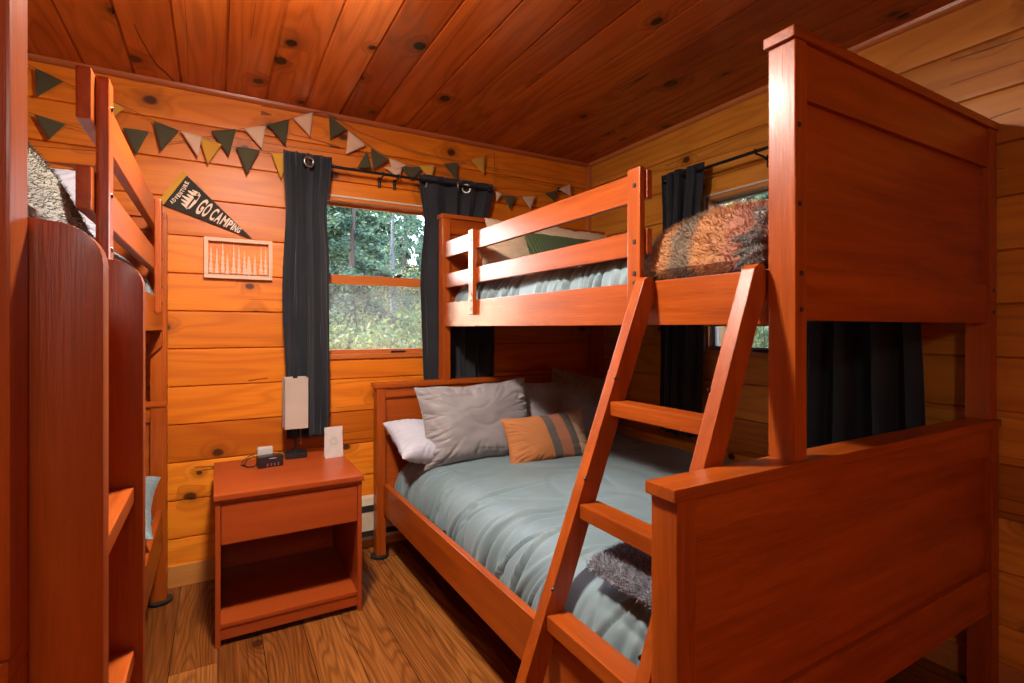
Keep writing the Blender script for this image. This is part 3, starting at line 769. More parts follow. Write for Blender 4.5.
# orange mohair throw over the foot of the upper right bunk
cy, cx = 1.065, 1.700
def throw_fn(u, v, s):
    x = cx + u * 0.475; y = cy + v * 0.242
    eu, ev = abs(u), abs(v)
    p = ((1 - eu ** 7) * (1 - ev ** 5)) ** 0.42 if eu < 1 and ev < 1 else 0
    n_ = 0.012 * nz(x * 5, y * 6, 3.3) + 0.006 * nz(x * 17, y * 17, 1.3) + 0.003 * nz(x * 50, y * 50, 5.3)
    top = 1.455 + (0.182 - 0.030 * max(0, v) + n_) * p
    bot = 1.455 - 0.036 * p
    return (x + 0.006 * nz(y * 9, 2.0, 1) * (1 - p), y + 0.008 * nz(x * 6, 1.0, v * 2), top if s > 0 else bot)
m = soft_slab(throw_fn)
tr = tris_of(m.bm); fibres(m, tr, 60000, 0.020, 0.0010, rnd)
ob = m.build('throw_blanket', m_mohair, None, True); recenter(ob); tag(ob, 'orange, rust and grey striped mohair throw folded over the foot of the upper right bunk', 'blanket')
# its knotted fringe
def tassel(c, d, L, r, tw):
    c = Vector(c); d = Vector(d).normalized(); pts = []; rs = []
    for k in range(9):
        t = k / 8
        pts.append(c + d * L * t + Vector((0, 0, -0.25 * L * t * t)) + Vector((0.006 * math.sin(t * 5 + tw), 0.004 * math.cos(t * 4 + tw), 0)))
        rs.append(r * (0.55 + 0.9 * math.sin(min(1, t * 1.25) * PI)) * (1 - 0.75 * t ** 3) + 0.0012)
    return pts, rs
fr = MB()
spots = [((1.222, 0.850, 1.490), (-0.1, 0.95, 0.50), 0.085, 0.010), ((1.222, 0.838, 1.540), (-0.15, 0.25, 0.8), 0.045, 0.010),
         ((1.216, 0.845, 1.462), (-0.25, 0.75, -0.25), 0.062, 0.009), ((1.214, 0.848, 1.450), (-0.3, 0.65, -0.6), 0.050, 0.008),
         ((1.222, 0.832, 1.560), (-0.1, 0.35, 0.5), 0.030, 0.008), ((1.218, 0.832, 1.515), (-0.4, 0.45, 0.2), 0.040, 0.009),
         ((1.218, 0.828, 1.480), (-0.5, 0.3, -0.2), 0.040, 0.009), ((1.222, 0.855, 1.475), (-0.2, 0.9, 0.05), 0.060, 0.007),
         ((1.220, 0.826, 1.545), (-0.2, 0.1, 0.6), 0.035, 0.008), ((1.216, 0.836, 1.500), (-0.4, 0.7, 0.4), 0.045, 0.007),
         ((1.216, 0.830, 1.455), (-0.5, 0.3, -0.5), 0.035, 0.008)]
for k, (c, d, L, r) in enumerate(spots):
    pts, rs = tassel(c, d, L, r, k); fr.tube(pts, rs, 9)
tr = tris_of(fr.bm); fibres(fr, tr, 5000, 0.010, 0.0009, rnd)
fr.build('fringe', m_tassel, ob, True, label='grey knotted fringe')
# grey fleece on the lower bed's foot
def fleece_fn(u, v, s):
    x = 1.245 + u * 0.36 ; y = 0.985 + v * 0.175 + 0.02 * u
    eu, ev = abs(u), abs(v)
    p = ((1 - eu ** 10) * (1 - ev ** 8)) ** 0.35 if eu < 1 and ev < 1 else 0
    z = 0.625 + 0.012 * nz(x * 3, y * 3, 9) - 0.03 * max(0, -u - 0.7) / 0.3 * 0.4
    return (x, y, z + ((0.030 + 0.010 * nz(x * 8, y * 8, 2) + 0.004 * nz(x * 40, y * 40, 2)) * p if s > 0 else -0.014 * p))
m = soft_slab(fleece_fn)
tr = tris_of(m.bm); fibres(m, tr, 42000, 0.015, 0.0010, rnd)
o = m.build('throw_blanket', m_gfur, None, True); recenter(o); tag(o, 'fluffy grey folded throw on the foot of the lower right bed', 'blanket')
# sage mohair on the upper left bunk
def sage_fn(u, v, s):
    x = -0.705 + u * 0.46; y = 1.24 + v * 0.39
    eu, ev = abs(u), abs(v)
    p = ((1 - eu ** 5) * (1 - ev ** 3)) ** 0.45 if eu < 1 and ev < 1 else 0
    top = 1.455 + 0.205 * p * (1 - 0.40 * max(0, v) ** 1.5) + 0.014 * nz(x * 4, y * 5, 6.3) * p
    return (x, y, top if s > 0 else 1.455 - 0.05 * p)
m = soft_slab(sage_fn)
tr = tris_of(m.bm); fibres(m, tr, 60000, 0.010, 0.0006, rnd)
o = m.build('throw_blanket', m_sfur, None, True); recenter(o); tag(o, 'fuzzy sage-grey throw heaped on the near end of the upper left bunk', 'blanket')

# ------------------------------------------------------------------ nightstand and what stands on it
ns = thing('nightstand', 'red-brown nightstand with one drawer and an open shelf, below the left window curtain', 'nightstand', (0.28, 2.62, 0))
nx0, nx1, ny0, ny1 = -0.005, 0.568, 2.358, 2.93
MB().box(nx0 - 0.006, nx1 + 0.008, ny0 - 0.010, ny1 + 0.01, 0.585, 0.608, 0.004).build('top', NX, ns)
for xa, xb in ((nx0, nx0 + 0.019), (nx1 - 0.019, nx1)):
    MB().box(xa, xb, ny0, ny1, 0.0, 0.585, 0.002).build('side_panel', NZ, ns)
MB().box(nx0 + 0.021, nx1 - 0.021, ny0 + 0.003, ny0 + 0.021, 0.405, 0.565, 0.003).build('drawer', NX, ns)
MB().box(nx0 + 0.019, nx1 - 0.019, ny0 + 0.006, ny1, 0.567, 0.585, 0.0).build('apron', NX, ns)
MB().box(nx0 + 0.019, nx1 - 0.019, ny0 + 0.025, ny1, 0.405, 0.415, 0.0).build('drawer_bottom', NX, ns)
MB().box(nx0 + 0.019, nx1 - 0.019, ny0 + 0.004, ny1, 0.073, 0.090, 0.003).build('shelf', NX, ns)
MB().box(nx0 + 0.019, nx1 - 0.019, ny0 + 0.008, ny0 + 0.024, 0.025, 0.073, 0.001).build('kick_board', NX, ns)
MB().box(nx0 + 0.019, nx1 - 0.019, ny1 - 0.012, ny1 - 0.004, 0.090, 0.585, 0.0).build('back_panel', NX, ns)
ZT = 0.608
lp = thing('table_lamp', 'small table lamp with a tall square linen shade and black base on the nightstand', 'lamp', (0.350, 2.875, ZT))
MB().box(0.300, 0.404, 2.820, 2.915, ZT, ZT + 0.028, 0.004).build('base', m_black, lp)
MB().tube([(0.352, 2.868, ZT + 0.028), (0.352, 2.868, ZT + 0.20)], 0.006, 12).lathe([(0.014, ZT + 0.028), (0.012, ZT + 0.038), (0.006, ZT + 0.040)], 0.352, 2.868, 16).build('stem', m_iron, lp, True)
sh = MB(); w_ = 0.056; zt0, zt1 = ZT + 0.152, ZT + 0.408; Cx, Cy = 0.352, 2.868
for a, b, c_, d_ in ((-w_, w_, -w_, -w_ + 0.003), (-w_, w_, w_ - 0.003, w_), (-w_, -w_ + 0.003, -w_, w_), (w_ - 0.003, w_, -w_, w_)):
    sh.box(Cx + a, Cx + b, Cy + c_, Cy + d_, zt0, zt1, 0.001)
sho = sh.build('lamp_shade', m_shade, lp)
MB().box(Cx - w_, Cx + w_, Cy - 0.002, Cy + 0.002, zt1 - 0.014, zt1 - 0.010, 0).box(Cx - 0.002, Cx + 0.002, Cy - w_, Cy + w_, zt1 - 0.014, zt1 - 0.010, 0).build('spider', m_iron, sho)
MB().tube([(0.378, 2.862, zt0 + 0.03), (0.378, 2.862, zt0 - 0.075)], 0.0012, 6).tube([(0.378, 2.862, zt0 - 0.075), (0.378, 2.862, zt0 - 0.09)], 0.004, 8).build('pull_chain', m_steel, lp, True)
us = MB()
for k in range(2): us.box(0.320 + 0.03 * k, 0.334 + 0.03 * k, 2.8192, 2.8202, ZT + 0.010, ZT + 0.018, 0)
us.build('port', m_dark, lp)
# charging clock
ck = thing('charging_clock', 'black charging clock with four ports in its front on the nightstand', 'clock', (0.215, 2.74, ZT))
Mck = Matrix.Translation((0.222, 2.735, ZT)) @ Matrix.Rotation(R_(9), 4, 'Z')
MB().box(-0.055, 0.055, -0.028, 0.028, 0, 0.052, 0.004, M=Mck).build('body', m_black, ck)
MB().box(-0.048, 0.048, -0.0288, -0.0278, 0.022, 0.046, 0.0, M=Mck).build('display', flat_mat('dark_display', (0.02, 0.02, 0.024), 0.1), ck)
MB().box(-0.010, 0.022, -0.0293, -0.0286, 0.0405, 0.0435, 0.0, M=Mck).build('maker_mark', m_white, ck)
pt_ = MB()
for k in range(4): pt_.box(-0.020 + 0.016 * k, -0.013 + 0.016 * k, -0.0292, -0.0280, 0.006, 0.019, 0.0, M=Mck)
pt_.build('port', m_steel, ck)
ch = thing('phone_charger', 'white plug adapter with a dark cable behind the clock on the nightstand', 'charger', (0.205, 2.80, ZT))
MB().box(0.172, 0.240, 2.785, 2.825, ZT, ZT + 0.080, 0.006).build('adapter', m_white, ch)
MB().tube([(0.177, 2.808, ZT + 0.03), (0.152, 2.803, ZT + 0.038), (0.127, 2.788, ZT + 0.03), (0.112, 2.768, ZT + 0.012), (0.127, 2.748, ZT + 0.004), (0.152, 2.738, ZT + 0.006), (0.167, 2.733, ZT + 0.015)], 0.003, 8)\
    .tube([(0.172, 2.818, ZT + 0.05), (0.142, 2.823, ZT + 0.04), (0.112, 2.818, ZT + 0.02), (0.102, 2.798, ZT + 0.005), (0.122, 2.768, ZT + 0.004)], 0.0025, 8).build('cable', m_black, ch, True)
cd = thing('greeting_card', 'white standing card with a round printed emblem at the nightstand right rear', 'card', (0.522, 2.765, ZT))
Mc = Matrix.Translation((0.523, 2.750, ZT)) @ Matrix.Rotation(R_(4), 4, 'Z') @ Matrix.Rotation(R_(-7), 4, 'X')
MB().box(-0.045, 0.045, 0, 0.0015, 0, 0.155, 0, M=Mc).build('front_leaf', m_card, cd)
Mc2 = Matrix.Translation((0.523, 2.7515 + 0.0385, ZT)) @ Matrix.Rotation(R_(4), 4, 'Z') @ Matrix.Rotation(R_(7), 4, 'X')
MB().box(-0.045, 0.045, 0, 0.0015, 0, 0.155, 0, M=Mc2).build('back_leaf', m_card, cd)
em = MB()
for Rr, nn in ((0.020, 26), (0.015, 20), (0.010, 14)):
    for k in range(nn):
        a = 2 * PI * k / nn; x, z = Rr * math.cos(a), 0.082 + Rr * math.sin(a)
        em.box(x - 0.0011, x + 0.0011, -0.0006, 0.0003, z - 0.0011, z + 0.0011, 0, M=Mc)
em.build('emblem', m_ink, cd)

# heater behind the bed
ht = thing('baseboard_heater', 'cream baseboard heater on the back wall behind the right bunk', 'heater', (1.25, 2.98, 0.18))
MB().prism([(3.014, 0.065), (2.965, 0.065), (2.955, 0.12), (2.955, 0.235), (2.97, 0.30), (3.014, 0.305)], 0.60, 1.95, 'x', 0.002).build('casing', m_heater, ht)
MB().box(0.62, 1.93, 2.952, 2.96, 0.228, 0.262, 0.0).build('outlet_slot', m_dark, ht)
MB().box(0.62, 1.93, 2.950, 2.96, 0.090, 0.120, 0.0).build('intake_slot', m_dark, ht)

# ------------------------------------------------------------------ curtains
def curtain(name, label, axis, pos, a0t, a1t, a0b, a1b, z0, z1, folds, amp, seed, ring_at, cat='curtain', group=None, ztop=None):
    t = thing(name, label, cat, ((a0t + a1t) / 2, pos, z0) if axis == 'y' else (pos, (a0t + a1t) / 2, z0), group)
    def f(i, j):
        z = z0 + (z1 - z0) * j
        k = 1 - j
        a0 = a0t + (a0b - a0t) * k ** 0.8; a1 = a1t + (a1b - a1t) * k ** 0.8
        pinch = 0.10 * math.exp(-((j - 0.80) / 0.12) ** 2); mid_ = (a0 + a1) / 2
        a0 = a0 + (mid_ - a0) * pinch; a1 = a1 + (mid_ - a1) * pinch * 2.2
        ph = i * folds * 2 * PI + 1.8 * nz(i * 2.6, j * 0.5, seed) + 0.35 * math.sin(j * 3 + seed)
        aa = amp * (0.9 + 0.9 * nz(i * 3, j * 1.1, seed + 3))
        off = aa * math.sin(ph) + 0.006 * nz(i * 20, j * 4, seed + 1)
        al = a0 + (a1 - a0) * i + 0.010 * math.sin(ph * 2) + 0.010 * nz(j * 3, i * 2, seed + 8)
        zz = z + (0.012 * (math.sin(ph) * 0.5) if j > 0.985 else 0) 
        return (al, pos + off, zz) if axis == 'y' else (pos + off, al, zz)
    nf = int(folds * 16)
    m = MB().grid(f, nf, 70)
    bmesh.ops.recalc_face_normals(m.bm, faces=m.bm.faces)
    shell(m.build('curtain_panel', m_curt, t, True), 0.003)
    for i in ring_at:
        p = Vector(f(i, 0.965)); q = Vector(f(min(1, i + 0.01), 0.965)); q0 = Vector(f(max(0, i - 0.01), 0.965))
        d = (q - q0).normalized(); nrm = Vector((-d.y, d.x, 0))
        if axis == 'y' and nrm.y > 0: nrm = -nrm
        if axis == 'x' and nrm.x > 0: nrm = -nrm
        MB().torus(p + nrm * 0.003, 0.025, 0.006, nrm).build('grommet', m_steel, t, True)
    return t
RY = 2.925
curtain('curtain', 'narrow charcoal velvet curtain left of the back window', 'y', RY, 0.305, 0.545, 0.315, 0.535, 0.69, 2.195, 3.5, 0.032, 2.0, (0.47, 0.93))
curtain('curtain', 'charcoal velvet curtain right of the back window, behind the bunk headboard', 'y', 2.965, 1.045, 1.555, 1.09, 1.56, 0.72, 2.195, 4.0, 0.024, 5.5, (0.08, 0.49, 0.62))
RXp = 2.275
curtain('curtain', 'charcoal velvet curtain on the right wall, far side of the window above the mohair throw', 'x', RXp, 2.21, 1.925, 2.22, 1.95, 0.67, 2.165, 3.5, 0.030, 9.1, (0.62,))
curtain('curtain', 'charcoal velvet curtain on the right wall seen between the upper and lower footboards', 'x', RXp, 1.30, 0.985, 1.40, 0.895, 0.66, 2.185, 4.0, 0.032, 12.4, (0.3, 0.62))
def rod(label, axis, pos, a0, a1, z, brackets, wallp, name='curtain_rod'):
    t = thing(name, label, 'curtain rod', ((a0 + a1) / 2, pos, z) if axis == 'y' else (pos, (a0 + a1) / 2, z))
    P = (lambda a, d=0.0, dz=0.0: (a, pos + d, z + dz)) if axis == 'y' else (lambda a, d=0.0, dz=0.0: (pos + d, a, z + dz))
    MB().tube([P(a0), P(a1)], 0.008, 12).build('rod', m_iron, t, True)
    for a, s in ((a0, -1), (a1, 1)):
        MB().tube([P(a), P(a + s * 0.008), P(a + s * 0.016), P(a + s * 0.028), P(a + s * 0.036)], [0.009, 0.013, 0.016, 0.013, 0.004], 14).build('finial', m_iron, t, True)
    for a in brackets:
        w = wallp - pos
        MB().tube([P(a, 0, -0.010), P(a, w * 0.5, -0.014), P(a, w, -0.03)], 0.005, 8).tube([P(a, w - 0.003, -0.06), P(a, w - 0.003, 0.0)], 0.009, 8).torus(P(a), 0.011, 0.003, (1, 0, 0) if axis == 'y' else (0, 1, 0), 16, 6).build('bracket', m_iron, t, True)
    return t
rod('black metal curtain rod over the back window', 'y', RY + 0.02, 0.37, 1.50, 2.152, (0.83, 0.92), YB)
rod('black metal curtain rod on the right wall over the window', 'x', RXp, 1.02, 2.17, 2.128, (1.60, 1.08), XR)

# ------------------------------------------------------------------ bunting
def px(u, v, Y=3.0, f=518.0, h0=1.27, th=R_(29.7)):
    """surveyed picture point -> point on the wall plane y=Y (returns x,z)"""
    a = (u - 512) / f; s, c = math.sin(th), math.cos(th)
    t = Y / (c - a * s); return ((s + a * c) * t, h0 + (328.0 - v) / f * t)
YFlag = 3.0
def garland(label, runs, flags, name='bunting'):
    t = thing(name, label, 'bunting', (0.4, 3.0, 2.15))
    st = MB()
    for run in runs:
        pts = [px(*p) for p in run]
        st.tube([(x, YFlag + 0.001, z) for x, z in pts], 0.0016, 6)
    st.build('string', m_twine, t, True)
    for k, (col, tri) in enumerate(flags):
        p = [px(*q) for q in tri]
        cx_, cz_ = sum(a for a, b in p) / 3, sum(b for a, b in p) / 3
        ang = 0.10 * math.sin(k * 2.3)
        m = MB()
        # slightly cupped cloth triangle
        n = 8; V = {}
        P0, P1, P2 = [Vector((a, 0, b)) for a, b in p]
        for i in range(n + 1):
            for j in range(n + 1 - i):
                q = P0 + (P1 - P0) * (i / n) + (P2 - P0) * (j / n)
                yy = YFlag - 0.006 * math.sin(PI * i / n) * (1 - j / n) * (1 if k % 2 else 0.4) + 0.007 * (j / n) * math.sin(k * 1.7) - 0.004
                V[i, j] = m.bm.verts.new((q.x, yy, q.z))
        for i in range(n):
            for j in range(n - i):
                m.bm.faces.new((V[i, j], V[i+1, j], V[i, j+1]))
                if j < n - i - 1: m.bm.faces.new((V[i+1, j], V[i+1, j+1], V[i, j+1]))
        shell(m.build('flag', {'g': m_gflag, 't': m_tflag, 'm': m_mflag}[col], t, True), 0.002)
    return t
garland('upper string of olive, tan and mustard felt flags along the back wall under the ceiling',
    [[(20, 60), (35.3, 68.4), (64, 81.8), (80, 89), (104, 98), (128, 108), (150, 119), (180, 131), (202, 137), (222, 136), (240, 129), (267, 125), (290, 119), (312, 112), (326, 112), (347, 130), (368, 144), (388, 158), (407, 165), (425, 167), (443, 164.5), (470, 160.5), (494.5, 153)],
     [(326, 112), (360, 132), (410, 150), (470, 164), (540, 176), (575, 181.5)], [(494.5, 153), (495, 200)]],
    [('g', ((35.3, 68.4), (64, 81.8), (36.4, 97.6))), ('m', ((104, 98), (125, 109), (113, 117))),
     ('g', ((153.5, 121.5), (179, 131), (161, 151.5))), ('t', ((181, 131.5), (202, 137), (198, 157.5))),
     ('g', ((211, 131), (236, 129.5), (229, 156.5))), ('t', ((243.5, 128.5), (266, 126), (262, 149))),
     ('g', ((267.5, 125), (289, 119.5), (285.5, 146))), ('t', ((293, 118.5), (312.5, 112.5), (310, 137))),
     ('g', ((329, 116), (347, 130), (330, 139))), ('t', ((348, 131), (366, 145.5), (346, 154.5))),
     ('g', ((370.5, 147.5), (389, 160.5), (372.5, 170))), ('t', ((389, 158.5), (407, 165.5), (392, 172))),
     ('g', ((400.5, 167), (424, 167), (412, 180))), ('m', ((418, 166), (434.5, 165.5), (431, 181))),
     ('g', ((443.5, 164), (457.5, 162.5), (456, 181))), ('m', ((471, 160), (484.5, 155), (484, 175)))])
garland('lower sagging string of olive, tan and mustard felt flags across the back wall',
    [[(20, 110), (34, 114), (66, 124.5), (95, 132), (123, 129), (149, 132), (170, 142), (199, 139), (222, 144), (236, 147), (260, 150.5), (286, 153), (310, 158), (345, 168), (384, 168), (402, 167.5), (440, 172), (470, 180), (494, 191), (516, 196.5), (535, 196), (557, 190.5), (571, 183)]],
    [('g', ((34, 114), (66, 124.5), (49, 140))), ('g', ((123, 128), (149, 132), (136, 155))),
     ('m', ((199, 137), (222, 144.5), (207.7, 165))), ('g', ((236, 147), (260, 150.5), (247, 175))), ('m', ((271, 153), (290, 154), (281, 180))),
     ('g', ((357, 168), (371, 168.5), (367, 151))), ('t', ((384, 167.5), (402, 167.5), (399, 179))),
     ('t', ((495, 191.5), (502, 194), (496, 201.5))), ('g', ((503, 195.5), (516, 196.7), (510, 209.5))),
     ('t', ((521.5, 196.7), (535, 196.3), (530.7, 209.5))), ('g', ((545, 193.5), (557, 190.5), (554, 202))), ('t', ((558.3, 189.5), (570.2, 183.8), (571.2, 197)))])

# ------------------------------------------------------------------ pennant
def text_mesh(body, size, extrude=0.0008, offset=0.0, xs=1.0):
    cu = bpy.data.curves.new('txt', 'FONT'); cu.body = body; cu.size = size; cu.extrude = extrude; cu.offset = offset
    cu.align_x = 'CENTER'; cu.align_y = 'BOTTOM_BASELINE'
    o = bpy.data.objects.new('txt', cu); C.objects.link(o)
    dg = bpy.context.evaluated_depsgraph_get(); me = bpy.data.meshes.new_from_object(o.evaluated_get(dg))
    bpy.data.objects.remove(o, do_unlink=True); bpy.data.curves.remove(cu)
    me.transform(Matrix.Diagonal((xs, 1, 1, 1))); return me
pn = thing('felt_pennant', 'black felt pennant reading adventure go camping, with a mustard edge, on the back wall', 'pennant', (-0.03, 3.02, 1.88))
A = Vector((-0.145, 0, 2.040)); B_ = Vector((-0.246, 0, 1.876)); T = Vector((0.161, 0, 1.736))
mid = (A + B_) / 2; ax_ = (T - mid).normalized(); L_ = (T - mid).length
halfw = (A - B_).length / 2; perp = (A - B_).normalized()
# frame with e1 along the pennant, e2 across (towards A), facing -Y
def fr2(a, b, yy=3.012): q = mid + ax_ * a + perp * b; return Vector((q.x, yy, q.z))
MB().prism([(A.x, A.z), (B_.x, B_.z), (T.x, T.z)], 3.014, 3.020, 'y').build('felt', m_felt, pn)
bw = 0.024
q = [fr2(-0.002, halfw), fr2(-0.002, -halfw), fr2(bw, -halfw * (1 - bw / L_) - 0.001), fr2(bw, halfw * (1 - bw / L_) + 0.001)]
MB().prism([(v.x, v.z) for v in q], 3.011, 3.0145, 'y').build('band', m_mflag, pn)
def put_letter(chh, a, b, w_, h_, rot_):
    me = text_mesh(chh, 0.1, 0.0010, 0.0030)
    xs_ = [v.co.x for v in me.vertices]; ys_ = [v.co.y for v in me.vertices]
    me.transform(Matrix.Translation((-(min(xs_) + max(xs_)) / 2, -(min(ys_) + max(ys_)) / 2, 0)))
    me.transform(Matrix.Diagonal((w_ / (max(xs_) - min(xs_)), h_ / (max(ys_) - min(ys_)), 1, 1)))
    ang = math.atan2(ax_.z, ax_.x) + rot_
    me.transform(Matrix.Translation(fr2(a, b, 3.0128)) @ Matrix.Rotation(-ang, 4, 'Y') @ Matrix.Rotation(PI / 2, 4, 'X'))
    mb = MB(); mb.bm.from_mesh(me); bpy.data.meshes.remove(me)
    mb.build('letter', m_letter, pn)
a = 0.140
for chh, wd in zip('GO CAMPING', (0.029, 0.027, 0.009, 0.026, 0.026, 0.032, 0.022, 0.010, 0.019, 0.017)):
    ac = a + wd / 2; hh = 0.092 - 0.290 * (ac - 0.14)
    if chh != ' ': put_letter(chh, ac, 0.0, wd * (0.86 if chh != 'I' else 0.6), hh, 0.0)
    a += wd
for k, chh in enumerate('ADVENTURE'):
    put_letter(chh, 0.041 + 0.009 * math.cos((k - 4) / 4 * 1.3), -0.060 + 0.0150 * k, 0.0112, 0.018, PI / 2 + (k - 4) * 0.05)
mt = MB()
for b, hgt, hw in ((-0.040, 0.036, 0.009), (-0.024, 0.046, 0.010), (-0.006, 0.052, 0.011), (0.030, 0.046, 0.011), (0.012, 0.040, 0.010), (0.044, 0.034, 0.008)):
    a1 = 0.114; pts = []
    n = 4
    for k in range(n):
        t0 = k / n
        pts += [(a1 - hgt * (1 - t0) , b + hw * t0 * 1.0 + 0.002), (a1 - hgt * (1 - t0 - 0.22), b + hw * (t0 + 0.42) )]
    pts2 = [(p_[0], 2 * b - p_[1]) for p_ in pts[::-1]]
    poly = [fr2(p_[0], p_[1]) for p_ in pts + pts2]
    mt.prism([(v.x, v.z) for v in poly], 3.0118, 3.0142, 'y')
poly = [fr2(*p_) for p_ in ((0.106, -0.046), (0.106, 0.050), (0.122, 0.046), (0.126, 0.0), (0.120, -0.042))]
mt.prism([(v.x, v.z) for v in poly], 3.0118, 3.0142, 'y')
mt.build('tree_motif', m_letter, pn)
poly = [fr2(*p_) for p_ in ((0.121, 0.008), (0.121, 0.036), (0.094, 0.022))]
tn = MB().prism([(v.x, v.z) for v in poly], 3.0112, 3.0120, 'y').build('tent_motif', m_felt, pn)
# ------------------------------------------------------------------ cut-out forest panel
fp = thing('forest_wall_panel', 'pale plywood panel with cut-out pine trees, framed, on the back wall', 'wall art', (0.101, 3.02, 1.62))
fx0, fx1, fz0, fz1, bd = -0.055, 0.257, 1.522, 1.728, 0.019
MB().box(fx0, fx1, 3.006, 3.026, fz0, fz0 + bd, 0.001).box(fx0, fx1, 3.006, 3.026, fz1 - bd, fz1, 0.001).box(fx0, fx0 + bd, 3.006, 3.026, fz0 + bd, fz1 - bd, 0.001).box(fx1 - bd, fx1, 3.006, 3.026, fz0 + bd, fz1 - bd, 0.001).build('frame', m_ply, fp)
tr_ = MB(); r2 = random.Random(11)
def pine(cx, z0, h, w, y0, y1, n, trunk=0.0022):
    pts = []
    for k in range(n):
        t = k / n; t2 = (k + 1) / n
        pts.append((trunk * 0.6 + w * t * 0.45, z0 + h * (1 - t))); pts.append((trunk + w * t2 * (0.8 + 0.3 * r2.random()), z0 + h * (1 - t2) + 0.001 if k < n - 1 else z0 + h * 0.08))
    pts.append((trunk, z0 + h * 0.08)); pts.append((trunk, z0))
    return [(cx + a, b) for a, b in pts] + [(cx - a, b) for a, b in pts[::-1]]
for k in range(11):
    cx_ = fx0 + bd + 0.012 + (fx1 - fx0 - 2 * bd - 0.024) * k / 10 + r2.uniform(-.003, .003)
    h_ = 0.165 * (0.62 + 0.38 * abs(math.sin(k * 1.9 + 0.7)))
    if k == 7: continue
    tr_.prism(pine(cx_, fz0 + bd - 0.003, h_, 0.0115, 3.010, 3.016, 6, 0.0014), 3.006, 3.012 - 0.002 * (k % 2), 'y')
tr_.prism(pine(0.146, fz0 + bd - 0.003, 0.105, 0.019, 0, 0, 7, 0.003), 3.008, 3.012, 'y')
tr_.build('tree_cutouts', m_ply, fp)

# ------------------------------------------------------------------ ceiling lamp of the room (just above the picture)
LC = (0.17, 1.55)
cl = thing('ceiling_light', 'round flush ceiling light in the middle of the ceiling', 'ceiling light', (LC[0], LC[1], ZC))
MB().lathe([(0.15, ZC), (0.15, ZC - 0.02), (0.13, ZC - 0.024)], *LC, 32).build('rim', m_steel, cl, True)
MB().lathe([(0.13, ZC - 0.022), (0.125, ZC - 0.05), (0.09, ZC - 0.075), (0.04, ZC - 0.088), (0.005, ZC - 0.09)], *LC, 32).build('diffuser', flat_mat('lit_diffuser', (0.9, 0.85, 0.78), 0.5, emit=(1.0, 0.86, 0.68), es=3.0), cl, True)

# ------------------------------------------------------------------ outdoors
def gz(x, y):
    d = math.hypot(max(0, x - 2.4), max(0, y - 3.2)); return -0.9 + 0.02 * d + 0.35 * nz(x * 0.15, y * 0.15, 2)
m = MB().grid(lambda i, j: (-14 + 44 * i, 3.25 + 34 * j, gz(-14 + 44 * i, 3.25 + 34 * j)), 40, 36)
m.grid(lambda i, j: (2.6 + 27 * i, -14 + 17.25 * j, gz(2.6 + 27 * i, -14 + 17.25 * j)), 30, 20)
struct(m.build('ground', flat_mat('forest_floor', (0.11, 0.12, 0.05), 0.95), None, True))

def leaf_cloud(mb, pts, size, rr, flat=0.5):
    for p in pts:
        a = Vector((rr.gauss(0, 1), rr.gauss(0, 1), rr.gauss(0, 1) * flat)).normalized()
        b = a.cross(Vector((rr.gauss(0, 1), rr.gauss(0, 1), rr.gauss(0, 1)))).normalized()
        s = size * rr.uniform(.6, 1.4); p = Vector(p)
        q = [p - a * s, p + b * s * .45, p + a * s, p - b * s * .45]
        mb.bm.faces.new([mb.bm.verts.new(v) for v in q])
def conifer(seed, h, r, n, trunk_r, z_start, mbark, label, group, x, y, leaf=0.045, mleaf=None):
    rr = random.Random(seed)
    t = thing('conifer_tree', label, 'tree', (x, y, gz(x, y)), group)
    base = Vector((x, y, gz(x, y)))
    MB().tube([base + Vector((0.02 * math.sin(k), 0.02 * math.cos(k * 1.3), h * k / 8)) for k in range(9)], [trunk_r * (1 - 0.8 * k / 8) for k in range(9)], 10).build('trunk', mbark, t, True)
    mb = MB(); pts = []
    nb = int(h * 9)
    for b in range(nb):
        z = h * (z_start + (1 - z_start) * (b / nb)); R = r * (1 - (z / h - z_start) / (1 - z_start)) ** 0.8 * rr.uniform(.6, 1.1) + 0.12
        az = rr.uniform(0, 2 * PI)
        for k in range(int(n / nb)):
            q = rr.random() ** 0.6; 
            pts.append(base + Vector((math.cos(az + rr.gauss(0, .13)) * R * q, math.sin(az + rr.gauss(0, .13)) * R * q, z - 0.28 * R * q + rr.gauss(0, .07))))
    leaf_cloud(mb, pts, leaf, rr)
    mb.build('foliage', mleaf or m_conif, t)
    return t
def copy_tree(root, x, y, rz, s, label=None):
    r = root.copy(); C.objects.link(r); r.location = (x, y, gz(x, y)); r.rotation_euler = (0, 0, rz); r.scale = (s, s, s)
    for c in list(root.children):
        d = c.copy(); C.objects.link(d); d.parent = r
    if label: r['label'] = label
    return r
def shrub(seed, w, h, n, x, y, label, group, mleaf, leaf=0.05):
    rr = random.Random(seed); t = thing('shrub', label, 'shrub', (x, y, gz(x, y)), group); base = Vector((x, y, gz(x, y)))
    st = MB()
    for k in range(7):
        a = 2 * PI * k / 7; st.tube([base, base + Vector((math.cos(a) * w * .25, math.sin(a) * w * .25, h * .5)), base + Vector((math.cos(a) * w * .45, math.sin(a) * w * .45, h * .85))], [0.02, 0.012, 0.004], 6)
    st.build('stems', m_bark2, t, True)
    pts = []
    clumps = [(rr.gauss(0, .34) * w, rr.gauss(0, .34) * w, h * rr.uniform(.25, .95)) for _ in range(26)]
    for _ in range(n):
        c = rr.choice(clumps); pts.append(base + Vector((c[0] + rr.gauss(0, .13) * w, c[1] + rr.gauss(0, .13) * w, max(0.02, c[2] + rr.gauss(0, .09) * h))))
    mb = MB(); leaf_cloud(mb, pts, leaf, rr, 1.0); mb.build('foliage', mleaf, t)
    return t
GC = 'conifers in the woods behind the cabin'; GS = 'shrubs outside the back window'
